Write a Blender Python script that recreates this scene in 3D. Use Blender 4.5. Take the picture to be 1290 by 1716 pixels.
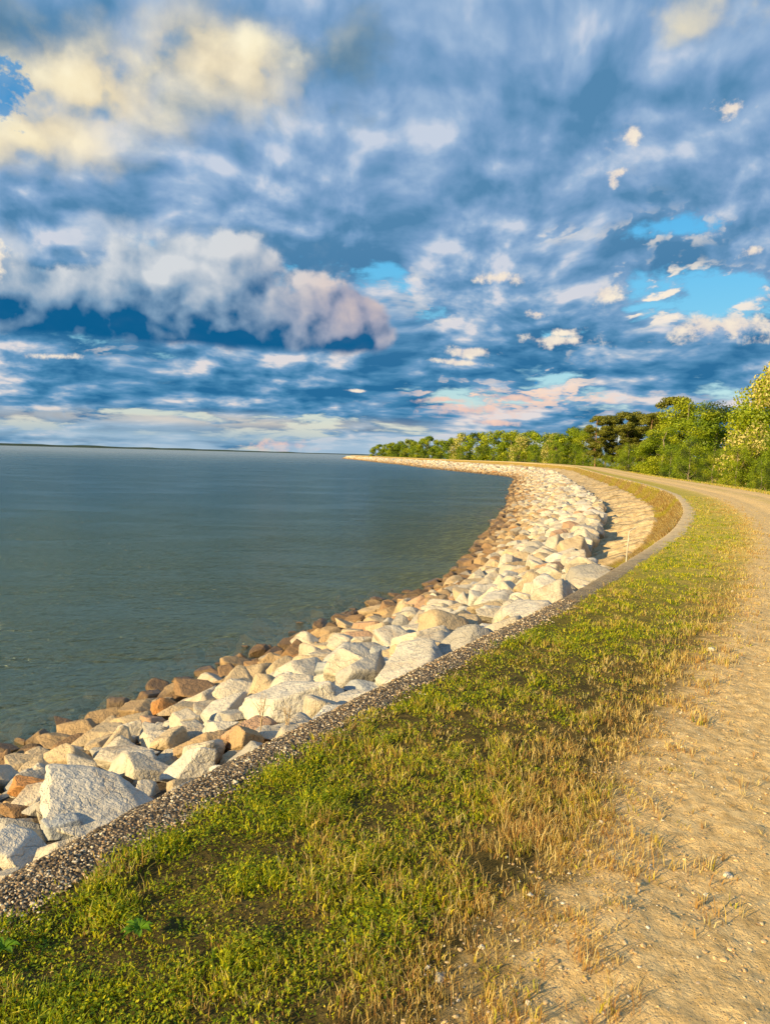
import bpy, bmesh, math, random
import numpy as np
from mathutils import Vector, Matrix, Euler

random.seed(7)
RNG = np.random.default_rng(7)
for _o in list(bpy.data.objects):
    bpy.data.objects.remove(_o)
SC = bpy.context.scene
COL = SC.collection
R = math.radians

# ------------------------------------------------------------------ camera
F_PX = 1239.0                      # focal length in pixels of the 1290 x 1716 photograph
PITCH, ROLL, EYE = 4.41, 1.52, 1.6
cam_data = bpy.data.cameras.new('camera')
cam_data.sensor_fit = 'VERTICAL'
cam_data.sensor_height = 24.0
cam_data.lens = 24.0 * F_PX / 1716.0
cam_data.clip_start = 0.05
cam_data.clip_end = 20000.0
cam = bpy.data.objects.new('camera', cam_data)
COL.objects.link(cam)
CAM_ROT = Matrix.Rotation(R(90.0 - PITCH), 3, 'X') @ Matrix.Rotation(R(ROLL), 3, 'Z')
cam.matrix_world = Matrix.Translation((0, 0, EYE)) @ CAM_ROT.to_4x4()
SC.camera = cam


def ray(px, py):
    v = CAM_ROT @ Vector(((px - 645.0) / F_PX, (858.0 - py) / F_PX, -1.0))
    return v


def at_z(px, py, z):
    v = ray(px, py)
    k = (z - EYE) / v.z
    return np.array((v.x * k, v.y * k, z))


def at_d(px, py, d):
    v = ray(px, py)
    k = d / v.y
    return np.array((v.x * k, d, EYE + v.z * k))


def azel(px, py):
    v = ray(px, py).normalized()
    return math.atan2(v.x, v.y), math.asin(v.z)


# ------------------------------------------------------------------ exposure, sun
EXPO = 0.80
SC.view_settings.view_transform = 'Standard'
SC.view_settings.look = 'None'
SC.view_settings.gamma = 1.0
SC.view_settings.use_curve_mapping = False
SC.view_settings.exposure = EXPO
SUN_EL, SUN_AZ = 19.0, 233.0        # azimuth of the sun, clockwise from +Y (behind the camera, to the left)
sun_dir = Vector((math.sin(R(SUN_AZ)) * math.cos(R(SUN_EL)), math.cos(R(SUN_AZ)) * math.cos(R(SUN_EL)), math.sin(R(SUN_EL))))
sl = bpy.data.lights.new('sun', 'SUN')
sl.energy = 5.0
sl.angle = R(0.5)
sl.color = (1.0, 0.755, 0.375)
sun = bpy.data.objects.new('sun', sl)
COL.objects.link(sun)
sun.rotation_euler = sun_dir.to_track_quat('Z', 'Y').to_euler()


# ------------------------------------------------------------------ node helpers
class G:
    """tiny expression builder for node trees"""
    def __init__(self, tree):
        self.t = tree

    def node(self, typ, **kw):
        n = self.t.nodes.new(typ)
        for k, v in kw.items():
            setattr(n, k, v)
        return n

    def link(self, a, b):
        self.t.links.new(a.s if isinstance(a, V) else a, b)

    def put(self, inp, v):
        if isinstance(v, V):
            self.t.links.new(v.s, inp)
        elif isinstance(v, bpy.types.NodeSocket):
            self.t.links.new(v, inp)
        else:
            inp.default_value = v

    def math(self, op, a, b=None, c=None, clamp=False):
        n = self.node('ShaderNodeMath', operation=op, use_clamp=clamp)
        self.put(n.inputs[0], a)
        if b is not None:
            self.put(n.inputs[1], b)
        if c is not None:
            self.put(n.inputs[2], c)
        return V(self, n.outputs[0])

    def smooth(self, x, lo, hi, a=0.0, b=1.0):
        n = self.node('ShaderNodeMapRange', interpolation_type='SMOOTHSTEP')
        self.put(n.inputs['Value'], x)
        n.inputs['From Min'].default_value = lo
        n.inputs['From Max'].default_value = hi
        n.inputs['To Min'].default_value = a
        n.inputs['To Max'].default_value = b
        return V(self, n.outputs[0])

    def lin(self, x, lo, hi, a=0.0, b=1.0):
        n = self.node('ShaderNodeMapRange', interpolation_type='LINEAR', clamp=True)
        self.put(n.inputs['Value'], x)
        n.inputs['From Min'].default_value = lo
        n.inputs['From Max'].default_value = hi
        n.inputs['To Min'].default_value = a
        n.inputs['To Max'].default_value = b
        return V(self, n.outputs[0])

    def mix(self, f, a, b, mode='MIX'):
        n = self.node('ShaderNodeMix', data_type='RGBA', blend_type=mode)
        self.put(n.inputs[0], f)
        for i, v in ((6, a), (7, b)):
            if isinstance(v, (tuple, list)):
                v = tuple(v) + ((1.0,) if len(v) == 3 else ())
            self.put(n.inputs[i], v)
        return V(self, n.outputs[2])

    def ramp(self, x, stops, interp='LINEAR'):
        n = self.node('ShaderNodeValToRGB')
        cr = n.color_ramp
        cr.interpolation = interp
        while len(cr.elements) < len(stops):
            cr.elements.new(0.5)
        for e, (p, c) in zip(cr.elements, stops):
            e.position = p
            e.color = tuple(c) + (1.0,)
        self.put(n.inputs[0], x)
        return V(self, n.outputs[0])

    def xyz(self, x, y, z):
        n = self.node('ShaderNodeCombineXYZ')
        for i, v in enumerate((x, y, z)):
            self.put(n.inputs[i], v)
        return V(self, n.outputs[0])

    def sep(self, v):
        n = self.node('ShaderNodeSeparateXYZ')
        self.put(n.inputs[0], v)
        return [V(self, o) for o in n.outputs]

    def vadd(self, a, b):
        n = self.node('ShaderNodeVectorMath', operation='ADD')
        self.put(n.inputs[0], a)
        self.put(n.inputs[1], b)
        return V(self, n.outputs[0])

    def vmul(self, a, b):
        n = self.node('ShaderNodeVectorMath', operation='MULTIPLY')
        self.put(n.inputs[0], a)
        self.put(n.inputs[1], b)
        return V(self, n.outputs[0])

    def noise(self, vec, scale, detail=4, rough=0.5, dist=0.0, lac=2.0, color=False, dim='3D'):
        n = self.node('ShaderNodeTexNoise', noise_dimensions=dim)
        self.put(n.inputs['Vector'], vec)
        n.inputs['Scale'].default_value = scale
        n.inputs['Detail'].default_value = detail
        n.inputs['Roughness'].default_value = rough
        n.inputs['Distortion'].default_value = dist
        n.inputs['Lacunarity'].default_value = lac
        return V(self, n.outputs['Color' if color else 'Fac'])

    def voro(self, vec, scale, feature='F1', out='Distance', detail=0, rough=0.5, rand=1.0, dim='3D'):
        n = self.node('ShaderNodeTexVoronoi', feature=feature, voronoi_dimensions=dim)
        self.put(n.inputs['Vector'], vec)
        n.inputs['Scale'].default_value = scale
        if 'Detail' in n.inputs:
            n.inputs['Detail'].default_value = detail
            n.inputs['Roughness'].default_value = rough
        n.inputs['Randomness'].default_value = rand
        return V(self, n.outputs[out])

    def attr(self, name, out='Fac'):
        n = self.node('ShaderNodeAttribute', attribute_name=name)
        return V(self, n.outputs[out])

    def bump(self, h, strength, distance, normal=None):
        n = self.node('ShaderNodeBump')
        self.put(n.inputs['Height'], h)
        n.inputs['Strength'].default_value = strength
        n.inputs['Distance'].default_value = distance
        if normal is not None:
            self.put(n.inputs['Normal'], normal)
        return V(self, n.outputs[0])


class V:
    def __init__(self, g, s):
        self.g, self.s = g, s

    def __add__(self, o): return self.g.math('ADD', self, o)
    __radd__ = __add__
    def __mul__(self, o): return self.g.math('MULTIPLY', self, o)
    __rmul__ = __mul__
    def __sub__(self, o): return self.g.math('SUBTRACT', self, o)
    def __rsub__(self, o): return self.g.math('SUBTRACT', o, self)
    def __truediv__(self, o): return self.g.math('DIVIDE', self, o)
    def __rtruediv__(self, o): return self.g.math('DIVIDE', o, self)
    def __pow__(self, o): return self.g.math('POWER', self, o)
    def max(self, o): return self.g.math('MAXIMUM', self, o)
    def min(self, o): return self.g.math('MINIMUM', self, o)
    def clamp(self): return self.g.math('ADD', self, 0.0, clamp=True)


def s2l(r, g, b):
    o = []
    for c in (r, g, b):
        c /= 255.0
        o.append(c / 12.92 if c <= 0.04045 else ((c + 0.055) / 1.055) ** 2.4)
    return tuple(o)


# ------------------------------------------------------------------ sky
BG = 0.1
KS = 1.0 / (BG * 2 ** EXPO)


def skyc(r, g, b):
    return tuple(c * KS for c in s2l(r, g, b))


world = bpy.data.worlds.new('World')
SC.world = world
world.use_nodes = True
wt = world.node_tree
wt.nodes.clear()
g = G(wt)
D0 = V(g, g.node('ShaderNodeTexCoord').outputs['Generated'])
dx, dy, dz = g.sep(D0)
AZ = g.math('ARCTAN2', dx, dy)
EL = g.math('ARCSINE', dz)
# clear sky behind the clouds
nish = g.node('ShaderNodeTexSky', sky_type='NISHITA', sun_disc=False)
nish.sun_elevation = R(SUN_EL)
nish.sun_rotation = R(SUN_AZ)
nish.altitude = 50.0
nish.air_density = 1.0
nish.dust_density = 0.6
nish.ozone_density = 2.0
gap = g.ramp(g.lin(EL, -0.02, 0.62), [
    (0.0, skyc(196, 210, 210)), (0.09, skyc(210, 210, 202)), (0.17, skyc(170, 210, 214)), (0.26, skyc(120, 200, 226)),
    (0.42, skyc(90, 190, 236)), (0.75, skyc(45, 148, 222)), (1.0, skyc(30, 120, 205))])
gap = g.mix(0.25, gap, V(g, nish.outputs[0]))

# cloud deck: azimuth and a compressed elevation, so that far clouds flatten towards the horizon
AE = g.xyz(AZ, EL, 0.0)
warp = g.noise(AE, 4.0, 2, 0.5, color=True, dim='2D')


def vnode(op, *a, out=0):
    n = g.node('ShaderNodeVectorMath', operation=op)
    for i, v in enumerate(a):
        g.put(n.inputs[i], v)
    return V(g, n.outputs[out])


AW = vnode('MULTIPLY_ADD', warp, (0.045, 0.03, 0.0), AE)


def ell(px, py, wx, wy, slant=0.0, vec=None):
    """vector from an ellipse centre in units of its half axes; sizes in photograph pixels, as angles in the sky"""
    a, e = azel(px, py)
    kx = F_PX / max(math.cos(a) ** 2, .3) / wx
    ky = F_PX / wy
    return vnode('MULTIPLY_ADD', AW if vec is None else vec, (kx, ky, 0.0), (-a * kx, -e * ky, 0.0))


def patch(px, py, wx, wy):
    v = ell(px, py, wx, wy, vec=AE)
    d = vnode('DOT_PRODUCT', v, v, out='Value')
    return g.math('POWER', 0.3679, d)


def total(lst):
    acc = None
    for (w, *a) in lst:
        t = patch(*a) * w if w != 1 else patch(*a)
        acc = t if acc is None else acc + t
    return acc


L = g.xyz(AZ, g.math('LOGARITHM', EL.max(0.0) + 0.07, 2.71828) * 0.50, 0.0)
LW = vnode('MULTIPLY_ADD', warp, (0.10, 0.07, 0.0), L)
n0 = g.noise(LW, 4.2, 6, 0.50, dim='2D')
n1 = g.noise(g.vadd(LW, (-0.022, 0.030, 0.0)), 4.2, 4, 0.50, dim='2D')
LF = vnode('MULTIPLY', LW, (0.85, 1.0, 0.0))
fine = g.noise(LF, 12.0, 5, 0.55, dim='2D')            # puffs, flatter towards the horizon
fine1 = g.noise(g.vadd(LF, (-0.010, 0.018, 0.0)), 12.0, 4, 0.55, dim='2D')
tiny = g.noise(LF, 38.0, 4, 0.62, dim='2D')
PV = vnode('MULTIPLY_ADD', g.noise(AE, 14.0, 3, 0.55, color=True, dim='2D'), (0.05, 0.035, 0.0), vnode('MULTIPLY', LW, (0.75, 1.1, 0.0)))
vo = g.voro(PV, 9.0, 'SMOOTH_F1', 'Distance', 2, 0.5, dim='2D')
vo1 = g.voro(g.vadd(PV, (-0.014, 0.022, 0.0)), 9.0, 'SMOOTH_F1', 'Distance', 2, 0.5, dim='2D')
relief = n0 - n1
# the same kinds of puffs at their true shape, for the heaped clouds
fa = g.noise(AW, 12.0, 6, 0.56, dim='2D')
fa1 = g.noise(g.vadd(AW, (-0.010, 0.013, 0.0)), 12.0, 4, 0.56, dim='2D')
ta = g.noise(vnode('MULTIPLY', AW, (1.0, 1.3, 0.0)), 40.0, 4, 0.62, dim='2D')
PA = vnode('MULTIPLY_ADD', g.noise(AE, 14.0, 3, 0.55, color=True, dim='2D'), (0.05, 0.04, 0.0), vnode('MULTIPLY', AW, (1.0, 1.15, 0.0)))
va = g.voro(PA, 11.0, 'SMOOTH_F1', 'Distance', 2, 0.5, dim='2D')
va1 = g.voro(g.vadd(PA, (-0.014, 0.020, 0.0)), 11.0, 'SMOOTH_F1', 'Distance', 2, 0.5, dim='2D')
rel2 = fine - fine1
puff = vo1 - vo                                        # > 0 on the side of a puff that faces the sun

bias = total([(-0.17, 1080, 480, 280, 60), (-0.22, 900, 672, 90, 12), (-0.30, 330, 694, 300, 9), (-0.24, 740, 525, 60, 16),
              (-0.24, 1080, 385, 190, 16), (-0.2, 1240, 480, 90, 16), (0.34, 250, 625, 600, 44), (0.3, 110, 580, 160, 22), (0.2, 540, 465, 50, 30), (0.75, 640, 150, 1100, 190),
              (0.28, 1150, 585, 280, 26), (0.26, 700, 600, 260, 34), (0.24, 880, 470, 110, 30), (0.32, 1170, 425, 120, 20),
              (0.28, 850, 520, 90, 26), (0.2, 1150, 640, 200, 22)])
cov_h = n0 * 1.25 + bias * 0.8 + (fine - 0.5) * 0.75 + (tiny - 0.5) * 0.30 + 0.02
cover = g.smooth(cov_h, 0.42, 0.60)
tone = 0.48 + (n0 - 0.5) * 1.1 + (relief * 4.0 + rel2 * 1.6 + (tiny - 0.5) * 0.22) * g.smooth(EL, 0.5, 0.2, 0.40, 1.0) + puff * g.smooth(EL, 0.10, 0.30, 0.35, 0.85) \
    + total([(-0.42, 1130, 580, 290, 22), (-0.34, 300, 662, 380, 22), (0.20, 760, 90, 300, 120), (-0.12, 880, 345, 400, 45),
             (-0.12, 60, 30, 180, 70), (0.20, 930, 640, 260, 36), (0.24, 1000, 520, 200, 50), (-0.34, 1170, 420, 120, 24), (0.16, 560, 600, 250, 16), (0.16, 1150, 60, 200, 60), (0.10, 1000, 250, 220, 50), (-0.1, 1150, 300, 260, 40), (-0.12, 640, 40, 110, 90),
             (-0.3, 860, 525, 90, 24), (-0.2, 600, 430, 90, 40), (0.14, 330, 270, 200, 60), (-0.12, 470, 230, 200, 60)])
low = g.smooth(EL, 0.06, 0.34)
ramp_low = g.ramp(tone, [(0.0, skyc(52, 110, 154)), (0.3, skyc(78, 134, 174)), (0.55, skyc(108, 154, 192)),
                         (0.8, skyc(164, 186, 208)), (1.0, skyc(226, 220, 220))])
ramp_hi = g.ramp(tone, [(0.0, skyc(92, 138, 176)), (0.25, skyc(112, 152, 190)), (0.5, skyc(132, 165, 202)),
                        (0.75, skyc(158, 184, 214)), (1.0, skyc(200, 210, 226))])
sky = g.mix(cover, gap, g.mix(low, ramp_low, ramp_hi))

# sunlit crests of the broken clouds
edge = g.smooth(cov_h, 0.48, 0.55) * g.smooth(cov_h, 0.80, 0.62)
crest_w = total([(1.0, 1060, 510, 300, 95), (1.0, 850, 660, 220, 40), (0.6, 780, 400, 240, 50), (0.6, 120, 580, 160, 16), (0.35, 800, 270, 300, 60)]).clamp()
crest = g.smooth(rel2 + relief * 1.3 + puff * 0.08, 0.0, 0.06) * edge * crest_w * g.smooth(tiny + fine * 0.6, 0.62, 0.92)
crest_c = g.mix(g.smooth(EL, 0.03, 0.16), skyc(246, 206, 186), skyc(253, 240, 222))
sky = g.mix(crest, sky, crest_c)

ERODE = (fa - 0.5) * 1.2 + (0.42 - va) * 1.3 + (ta - 0.5) * 0.5
ERODE_S = (ta - 0.5) * 2.4 + (fa - 0.5) * 1.4
FORM = (va1 - va) * 2.6 + (fa - fa1) * 2.4 + (ta - 0.5) * 0.30
FORM_S = (fa - fa1) * 2.0 + (ta - 0.5) * 1.5


def body(sky, lst, lit, shade, base, amp=1.0, soft=0.35, strength=1.0, add=0.0, form=1.0, flat=None, small=False):
    """cloud mass: the union of several ellipses in the sky, eroded by the shared puffs and lit from the upper left"""
    dmin = None
    for a in lst:
        d = vnode('LENGTH', ell(*a), out='Value')
        dmin = d if dmin is None else g.math('SMOOTH_MIN', dmin, d, 0.25 if not small else 0.05)
    d = dmin - (ERODE_S if small else ERODE) * amp
    m = g.smooth(d, 1.0, 1.0 - soft)
    form_ = FORM_S if small else FORM
    if flat is not None:                               # level cloud base
        px, py, w, h = flat
        a, e = azel(px, py)
        lv = (EL - e) * (F_PX / w) + (fa - 0.5) * 1.6
        m = m * g.smooth(lv, -0.6, 0.6)
        light = form_ * form + g.smooth(lv, 0.0, h) * 0.85 + add - g.smooth(dmin, 0.4, 1.0) * -0.12
    else:
        light = form_ * form + 0.5 + add - (dmin * 0.15)
    c = g.mix(g.lin(light, 0.45, 1.12), g.mix(g.lin(light, 0.0, 0.45), base, shade), lit)
    return g.mix(m * strength, sky, c)


# pale mass behind and over the large flat-based cumulus
sky = body(sky, [(330, 395, 330, 62), (60, 400, 150, 40)], skyc(226, 226, 228), skyc(182, 198, 216), skyc(126, 158, 194), 0.6, 0.9, 0.85, 0.10, 0.35)
# grey masses at the top
sky = body(sky, [(10, 40, 180, 110), (625, 60, 100, 110)], skyc(152, 168, 178), skyc(114, 142, 162), skyc(88, 122, 150), 0.7, 0.9, 0.85, 0.0, 0.5)
# golden cloud, upper left
sky = body(sky, [(130, 205, 190, 95), (370, 85, 260, 115), (200, 140, 230, 90), (30, 225, 110, 50)], skyc(252, 238, 206), skyc(228, 214, 184), skyc(136, 162, 184),
           0.30, 0.9, 0.97, 0.18, 0.5)
sky = body(sky, [(140, 118, 110, 42), (450, 45, 120, 40), (90, 215, 110, 34), (300, 90, 90, 40)], skyc(255, 246, 216), skyc(250, 234, 196), skyc(226, 212, 182), 0.6, 1.0, 0.85, 0.26, 0.4)
# blue hole at the left edge
hole = g.smooth(patch(0, 158, 72, 46) * 1.25 + (fa - 0.5) * 1.6 + (ta - 0.5) * 1.8, 0.62, 1.0)
sky = g.mix(hole * 0.8, sky, skyc(52, 146, 208))
# large cumulus with a flat dark base, its right end warmer
warm_end = patch(610, 515, 140, 100)
sky = body(sky, [(150, 515, 330, 92), (390, 490, 220, 125), (300, 560, 420, 60), (520, 530, 130, 80), (618, 530, 84, 70)],
           g.mix(warm_end, skyc(214, 218, 222), skyc(224, 204, 196)), g.mix(warm_end, skyc(128, 158, 186), skyc(164, 164, 182)), skyc(34, 96, 142),
           0.34, 0.16, 0.98, 0.03, 0.46, (330, 579, 13, 10.0))
# sunlit cream clouds
sky = body(sky, [(1250, 533, 120, 24), (965, 545, 80, 14), (1048, 470, 30, 17), (935, 496, 24, 8), (815, 570, 40, 10), (1098, 200, 15, 17, 0.6),
                 (1068, 272, 24, 8), (1052, 285, 12, 12), (1275, 148, 42, 14), (10, 412, 40, 28), (1290, 405, 24, 12), (860, 438, 54, 11), (130, 577, 56, 6),
                 (985, 532, 40, 10), (790, 590, 50, 5), (640, 636, 24, 3)],
           skyc(255, 242, 220), skyc(232, 220, 210), skyc(150, 174, 206), 1.0, 0.9, 0.95, 0.14, 1.1, small=True)
sky = body(sky, [(1240, 0, 120, 56)], skyc(246, 232, 196), skyc(216, 210, 194), skyc(156, 174, 196), 0.7, 0.9, 0.8, 0.15, 0.5)
# calm cream strip and pale veil just over the horizon
strip_ = patch(330, 704, 330, 11) * g.smooth(fine, 0.36, 0.52)
sky = g.mix(strip_ * 0.85, sky, skyc(218, 208, 194))
sky = g.mix(patch(250, 728, 420, 14) * 0.75, sky, skyc(160, 186, 204))
# peach clouds low down
sky = body(sky, [(500, 728, 74, 13), (400, 737, 32, 7), (815, 672, 70, 13), (560, 738, 30, 5), (890, 645, 60, 6), (780, 655, 50, 6), (850, 690, 50, 6)],
           skyc(252, 214, 192), skyc(226, 194, 188), skyc(146, 162, 194), 0.9, 0.9, 0.9, 0.12, 1.1, small=True)
veil = g.smooth(EL, 0.05, 0.004) * g.smooth(n0, 0.40, 0.56)
sky = g.mix(veil * 0.8, sky, skyc(176, 198, 216))
sky = g.mix(g.smooth(dz, -0.004, -0.03), sky, skyc(120, 140, 140))
hs = g.node('ShaderNodeHueSaturation')
hs.inputs['Saturation'].default_value = 1.05
g.put(hs.inputs['Color'], sky)
sky = V(g, hs.outputs[0])
bgn = g.node('ShaderNodeBackground')
g.put(bgn.inputs['Color'], sky)
bgn.inputs['Strength'].default_value = BG
wo = g.node('ShaderNodeOutputWorld')
wt.links.new(bgn.outputs[0], wo.inputs['Surface'])
world.cycles.sampling_method = 'MANUAL'
world.cycles.sample_map_resolution = 256

# ------------------------------------------------------------------ object helpers
def tag(o, label=None, cat=None, group=None, kind=None):
    if label: o['label'] = label
    if cat: o['category'] = cat
    if group: o['group'] = group
    if kind: o['kind'] = kind
    return o


def mesh_obj(name, verts, faces, mat=None, parent=None, attrs=None, colors=None, smooth=True, link=True):
    """verts (n,3); faces (m,k) array of one polygon size, or a list of such arrays"""
    me = bpy.data.meshes.new(name)
    verts = np.asarray(verts, dtype=np.float32)
    fl = faces if isinstance(faces, list) else [faces]
    fl = [np.asarray(f, dtype=np.int32) for f in fl if len(f)]
    me.vertices.add(len(verts))
    me.vertices.foreach_set('co', verts.ravel())
    loops = np.concatenate([f.ravel() for f in fl])
    tot = np.concatenate([np.full(len(f), f.shape[1], np.int32) for f in fl])
    start = np.concatenate([[0], np.cumsum(tot)[:-1]]).astype(np.int32)
    me.loops.add(len(loops))
    me.loops.foreach_set('vertex_index', loops)
    me.polygons.add(len(tot))
    me.polygons.foreach_set('loop_start', start)
    me.polygons.foreach_set('loop_total', tot)
    me.polygons.foreach_set('use_smooth', np.full(len(tot), smooth, bool))
    me.update(calc_edges=True)
    if attrs:
        for k, v in attrs.items():
            a = me.attributes.new(k, 'FLOAT', 'POINT')
            a.data.foreach_set('value', np.asarray(v, np.float32))
    if colors is not None:
        a = me.attributes.new('tint', 'FLOAT_COLOR', 'POINT')
        c = np.ones((len(verts), 4), np.float32)
        c[:, :3] = colors
        a.data.foreach_set('color', c.ravel())
    if mat: me.materials.append(mat)
    o = bpy.data.objects.new(name, me)
    if link: COL.objects.link(o)
    if parent is not None: o.parent = parent
    return o


def empty(name, loc):
    o = bpy.data.objects.new(name, None)
    o.empty_display_size = 0.3
    o.location = loc
    COL.objects.link(o)
    return o


def grid_faces(nr, nc):
    i = np.arange((nr - 1) * (nc - 1))
    r, c = i // (nc - 1), i % (nc - 1)
    a = r * nc + c
    return np.stack([a, a + 1, a + nc + 1, a + nc], 1)


def _hash(ix, iy, iz, seed):
    h = (ix.astype(np.int64) * 374761393 + iy.astype(np.int64) * 668265263 + iz.astype(np.int64) * 2147483647 + seed * 1274126177) & 0xffffffff
    h = ((h ^ (h >> 13)) * 1274126177) & 0xffffffff
    h = ((h ^ (h >> 16)) * 2246822519) & 0xffffffff
    return ((h ^ (h >> 15)) & 0xffffff) / float(0xffffff)


def vnoise(p, seed=0):
    """value noise in 0..1 for points (n,2) or (n,3)"""
    p = np.asarray(p, float)
    i = np.floor(p).astype(np.int64)
    f = p - i
    f = f * f * (3 - 2 * f)
    if p.shape[1] == 2:
        z = np.zeros(len(p), np.int64)
        o = 0
        for a in (0, 1):
            for b in (0, 1):
                w = (f[:, 0] if a else 1 - f[:, 0]) * (f[:, 1] if b else 1 - f[:, 1])
                o = o + w * _hash(i[:, 0] + a, i[:, 1] + b, z, seed)
        return o
    o = 0
    for a in (0, 1):
        for b in (0, 1):
            for c in (0, 1):
                w = (f[:, 0] if a else 1 - f[:, 0]) * (f[:, 1] if b else 1 - f[:, 1]) * (f[:, 2] if c else 1 - f[:, 2])
                o = o + w * _hash(i[:, 0] + a, i[:, 1] + b, i[:, 2] + c, seed)
    return o


def fbm(p, octaves=4, gain=0.5, seed=0):
    p = np.asarray(p, float)
    o, amp, tot = 0, 1.0, 0
    for k in range(octaves):
        o = o + amp * (vnoise(p * (2.03 ** k) + 13.7 * k, seed + k) - 0.5)
        tot += amp
        amp *= gain
    return o / tot


def sstep(a, b, x):
    t = np.clip((np.asarray(x, float) - a) / (b - a), 0, 1)
    return t * t * (3 - 2 * t)


# ------------------------------------------------------------------ plan of the dam: crest line K and water line W
WATER = -2.0
near_k = [(0, 1473), (62, 1431), (118, 1399), (186, 1366), (264, 1337), (341, 1298), (408, 1262), (487, 1223), (594, 1170), (652, 1142),
          (727, 1106), (797, 1072), (859, 1046), (914, 1013), (962, 992), (1030, 955), (1081, 920), (1126, 888), (1144, 862), (1143, 849),
          (1132, 833), (1112, 823), (1081, 813)]
far_k = [(1047, 804, 66), (1013, 796, 88), (979, 787, 122), (952, 781, 150), (855, 774, 188), (796, 771.8, 228), (740, 769.8, 278),
         (668, 766.5, 370), (622, 764.6, 450), (586, 763.2, 560)]
kp = [at_z(x, y, 0.0) for x, y in near_k]
kp = [kp[i] for i in (0, 4, 8, 11, 14, 16, 17, 18, 19, 20, 21, 22)]
kp = kp + [at_d(x, y, d) for x, y, d in far_k]
first_dir = (kp[1] - kp[0]) / np.linalg.norm(kp[1] - kp[0])
kp = [kp[0] - np.array((.50, .866, 0)) * 30, kp[0] - np.array((.485, .875, 0)) * 12, kp[0] - np.array((.47, .883, 0)) * 4] + kp
kp += [np.array((-22, 640, .7)), np.array((5, 760, .7)), np.array((60, 900, .7))]
wpx = [(0, 1249), (28, 1251), (71, 1230), (136, 1207), (186, 1195), (258, 1169), (311, 1142), (382, 1128), (460, 1092), (532, 1060), (577, 1041), (652, 1005),
       (691, 988), (740, 954), (796, 896), (822, 869), (849, 833), (864, 812), (866, 801), (824, 796), (799, 793), (721, 785), (681, 779.5), (648, 776.4),
       (619, 773), (596, 770.5), (572, 767.8)]
wp = [at_z(x, y, WATER) for x, y in wpx[::1]]


def spline(pts, n):
    """arc-length resampled Catmull-Rom curve"""
    P = np.array(pts)
    P = np.vstack([2 * P[0] - P[1], P, 2 * P[-1] - P[-2]])
    out = []
    for i in range(1, len(P) - 2):
        seg = np.linalg.norm(P[i + 1, :2] - P[i, :2])
        m = 24
        t = np.linspace(0, 1, m, endpoint=False)[:, None]
        a, b, c, d = P[i - 1], P[i], P[i + 1], P[i + 2]
        out.append(0.5 * ((2 * b) + (-a + c) * t + (2 * a - 5 * b + 4 * c - d) * t ** 2 + (-a + 3 * b - 3 * c + d) * t ** 3))
    out.append(P[-2][None])
    return np.vstack(out)


def polysmooth(c, it):
    c = c.copy()
    for _ in range(it):
        c[1:-1] = c[1:-1] * 0.5 + (c[:-2] + c[2:]) * 0.25
    return c


KC = spline(kp, 0)
KC = polysmooth(KC, 60)
WC = spline(wp, 0)
seg = np.linalg.norm(np.diff(KC[:, :2], axis=0), axis=1)
KS_ARC = np.concatenate([[0], np.cumsum(seg)])
S0 = float(np.interp(2.7, KC[:400, 1], KS_ARC[:400]))       # arc length where the kerb enters the picture


def s_of_D(d):
    return float(np.interp(d, KC[:, 1], KS_ARC))


def kpoint(s):
    s = np.asarray(s, float)
    return np.stack([np.interp(s, KS_ARC, KC[:, k]) for k in range(3)], -1)


def knormal(s):
    """horizontal unit vector pointing away from the water"""
    e = np.maximum(0.6, np.abs(np.asarray(s, float) - S0) * 0.03)
    d = kpoint(s + e) - kpoint(s - e)
    d /= np.linalg.norm(d[..., :2], axis=-1, keepdims=True)
    return np.stack([d[..., 1], -d[..., 0]], -1)


# distance from the crest line to the water line, measured along the normal
def _wdist():
    ss = np.concatenate([np.linspace(S0 - 7, S0 + 60, 68), np.linspace(S0 + 63, KS_ARC[-1] - 60, 150)])
    K, N = kpoint(ss), knormal(ss)
    out = []
    for k, n in zip(K, N):
        rel = WC[:, :2] - k[:2]
        along = rel @ np.array([-n[1], n[0]])
        off = -(rel @ n)
        j = np.where((along[:-1] * along[1:] <= 0) & (off[:-1] > 0))[0]
        if len(j):
            j = j[np.argmin(off[j])]
            t = along[j] / (along[j] - along[j + 1] + 1e-9)
            out.append(off[j] * (1 - t) + off[j + 1] * t)
        else:
            out.append(np.nan)
    out = np.array(out)
    ok = ~np.isnan(out)
    out = np.interp(ss, ss[ok], out[ok])
    out = np.clip(out, 4.6, 15.0)
    out = out - 0.45 * (1 - sstep(S0 + 3, S0 + 12, ss)) - 0.95 * sstep(S0 + 9, S0 + 18, ss) * (1 - sstep(S0 + 60, S0 + 90, ss))
    out = np.convolve(np.pad(out, 3, 'edge'), np.ones(7) / 7, 'valid')
    return ss, out


WS, WD = _wdist()
KD = KC[:, 1]


def wdist(s):
    return np.interp(s, WS, WD)


S_B0, S_B1 = s_of_D(10.0), s_of_D(19.0)


def bendw(s):
    return sstep(S_B0, S_B1, s)


RF = 0.40


def bank_z(s, q):
    """height of the bank surface under the stones, q metres out from the crest line towards the water"""
    k = kpoint(s)
    w = wdist(s)
    b = bendw(s)
    zk = k[..., 2]
    zn = zk - 0.30 + (WATER - zk + 0.30) * (q / w)
    wall = sstep(0.0, 0.7, q) * 0.68
    r0 = RF * w
    slope = -0.72 - 0.66 * np.clip((q - 0.7) / np.maximum(r0 - 0.7, .3), 0, 1)
    zin = zk - 0.04 - wall
    zsl = zk + slope
    zb = np.where(q < 0.7, zin, zsl)
    zr = (zk - 1.38) + (WATER - zk + 1.38) * np.clip((q - r0) / (w - r0), 0, 4)
    zb = np.where(q > r0, zr, zb)
    return zn * (1 - b) + zb * b


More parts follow.
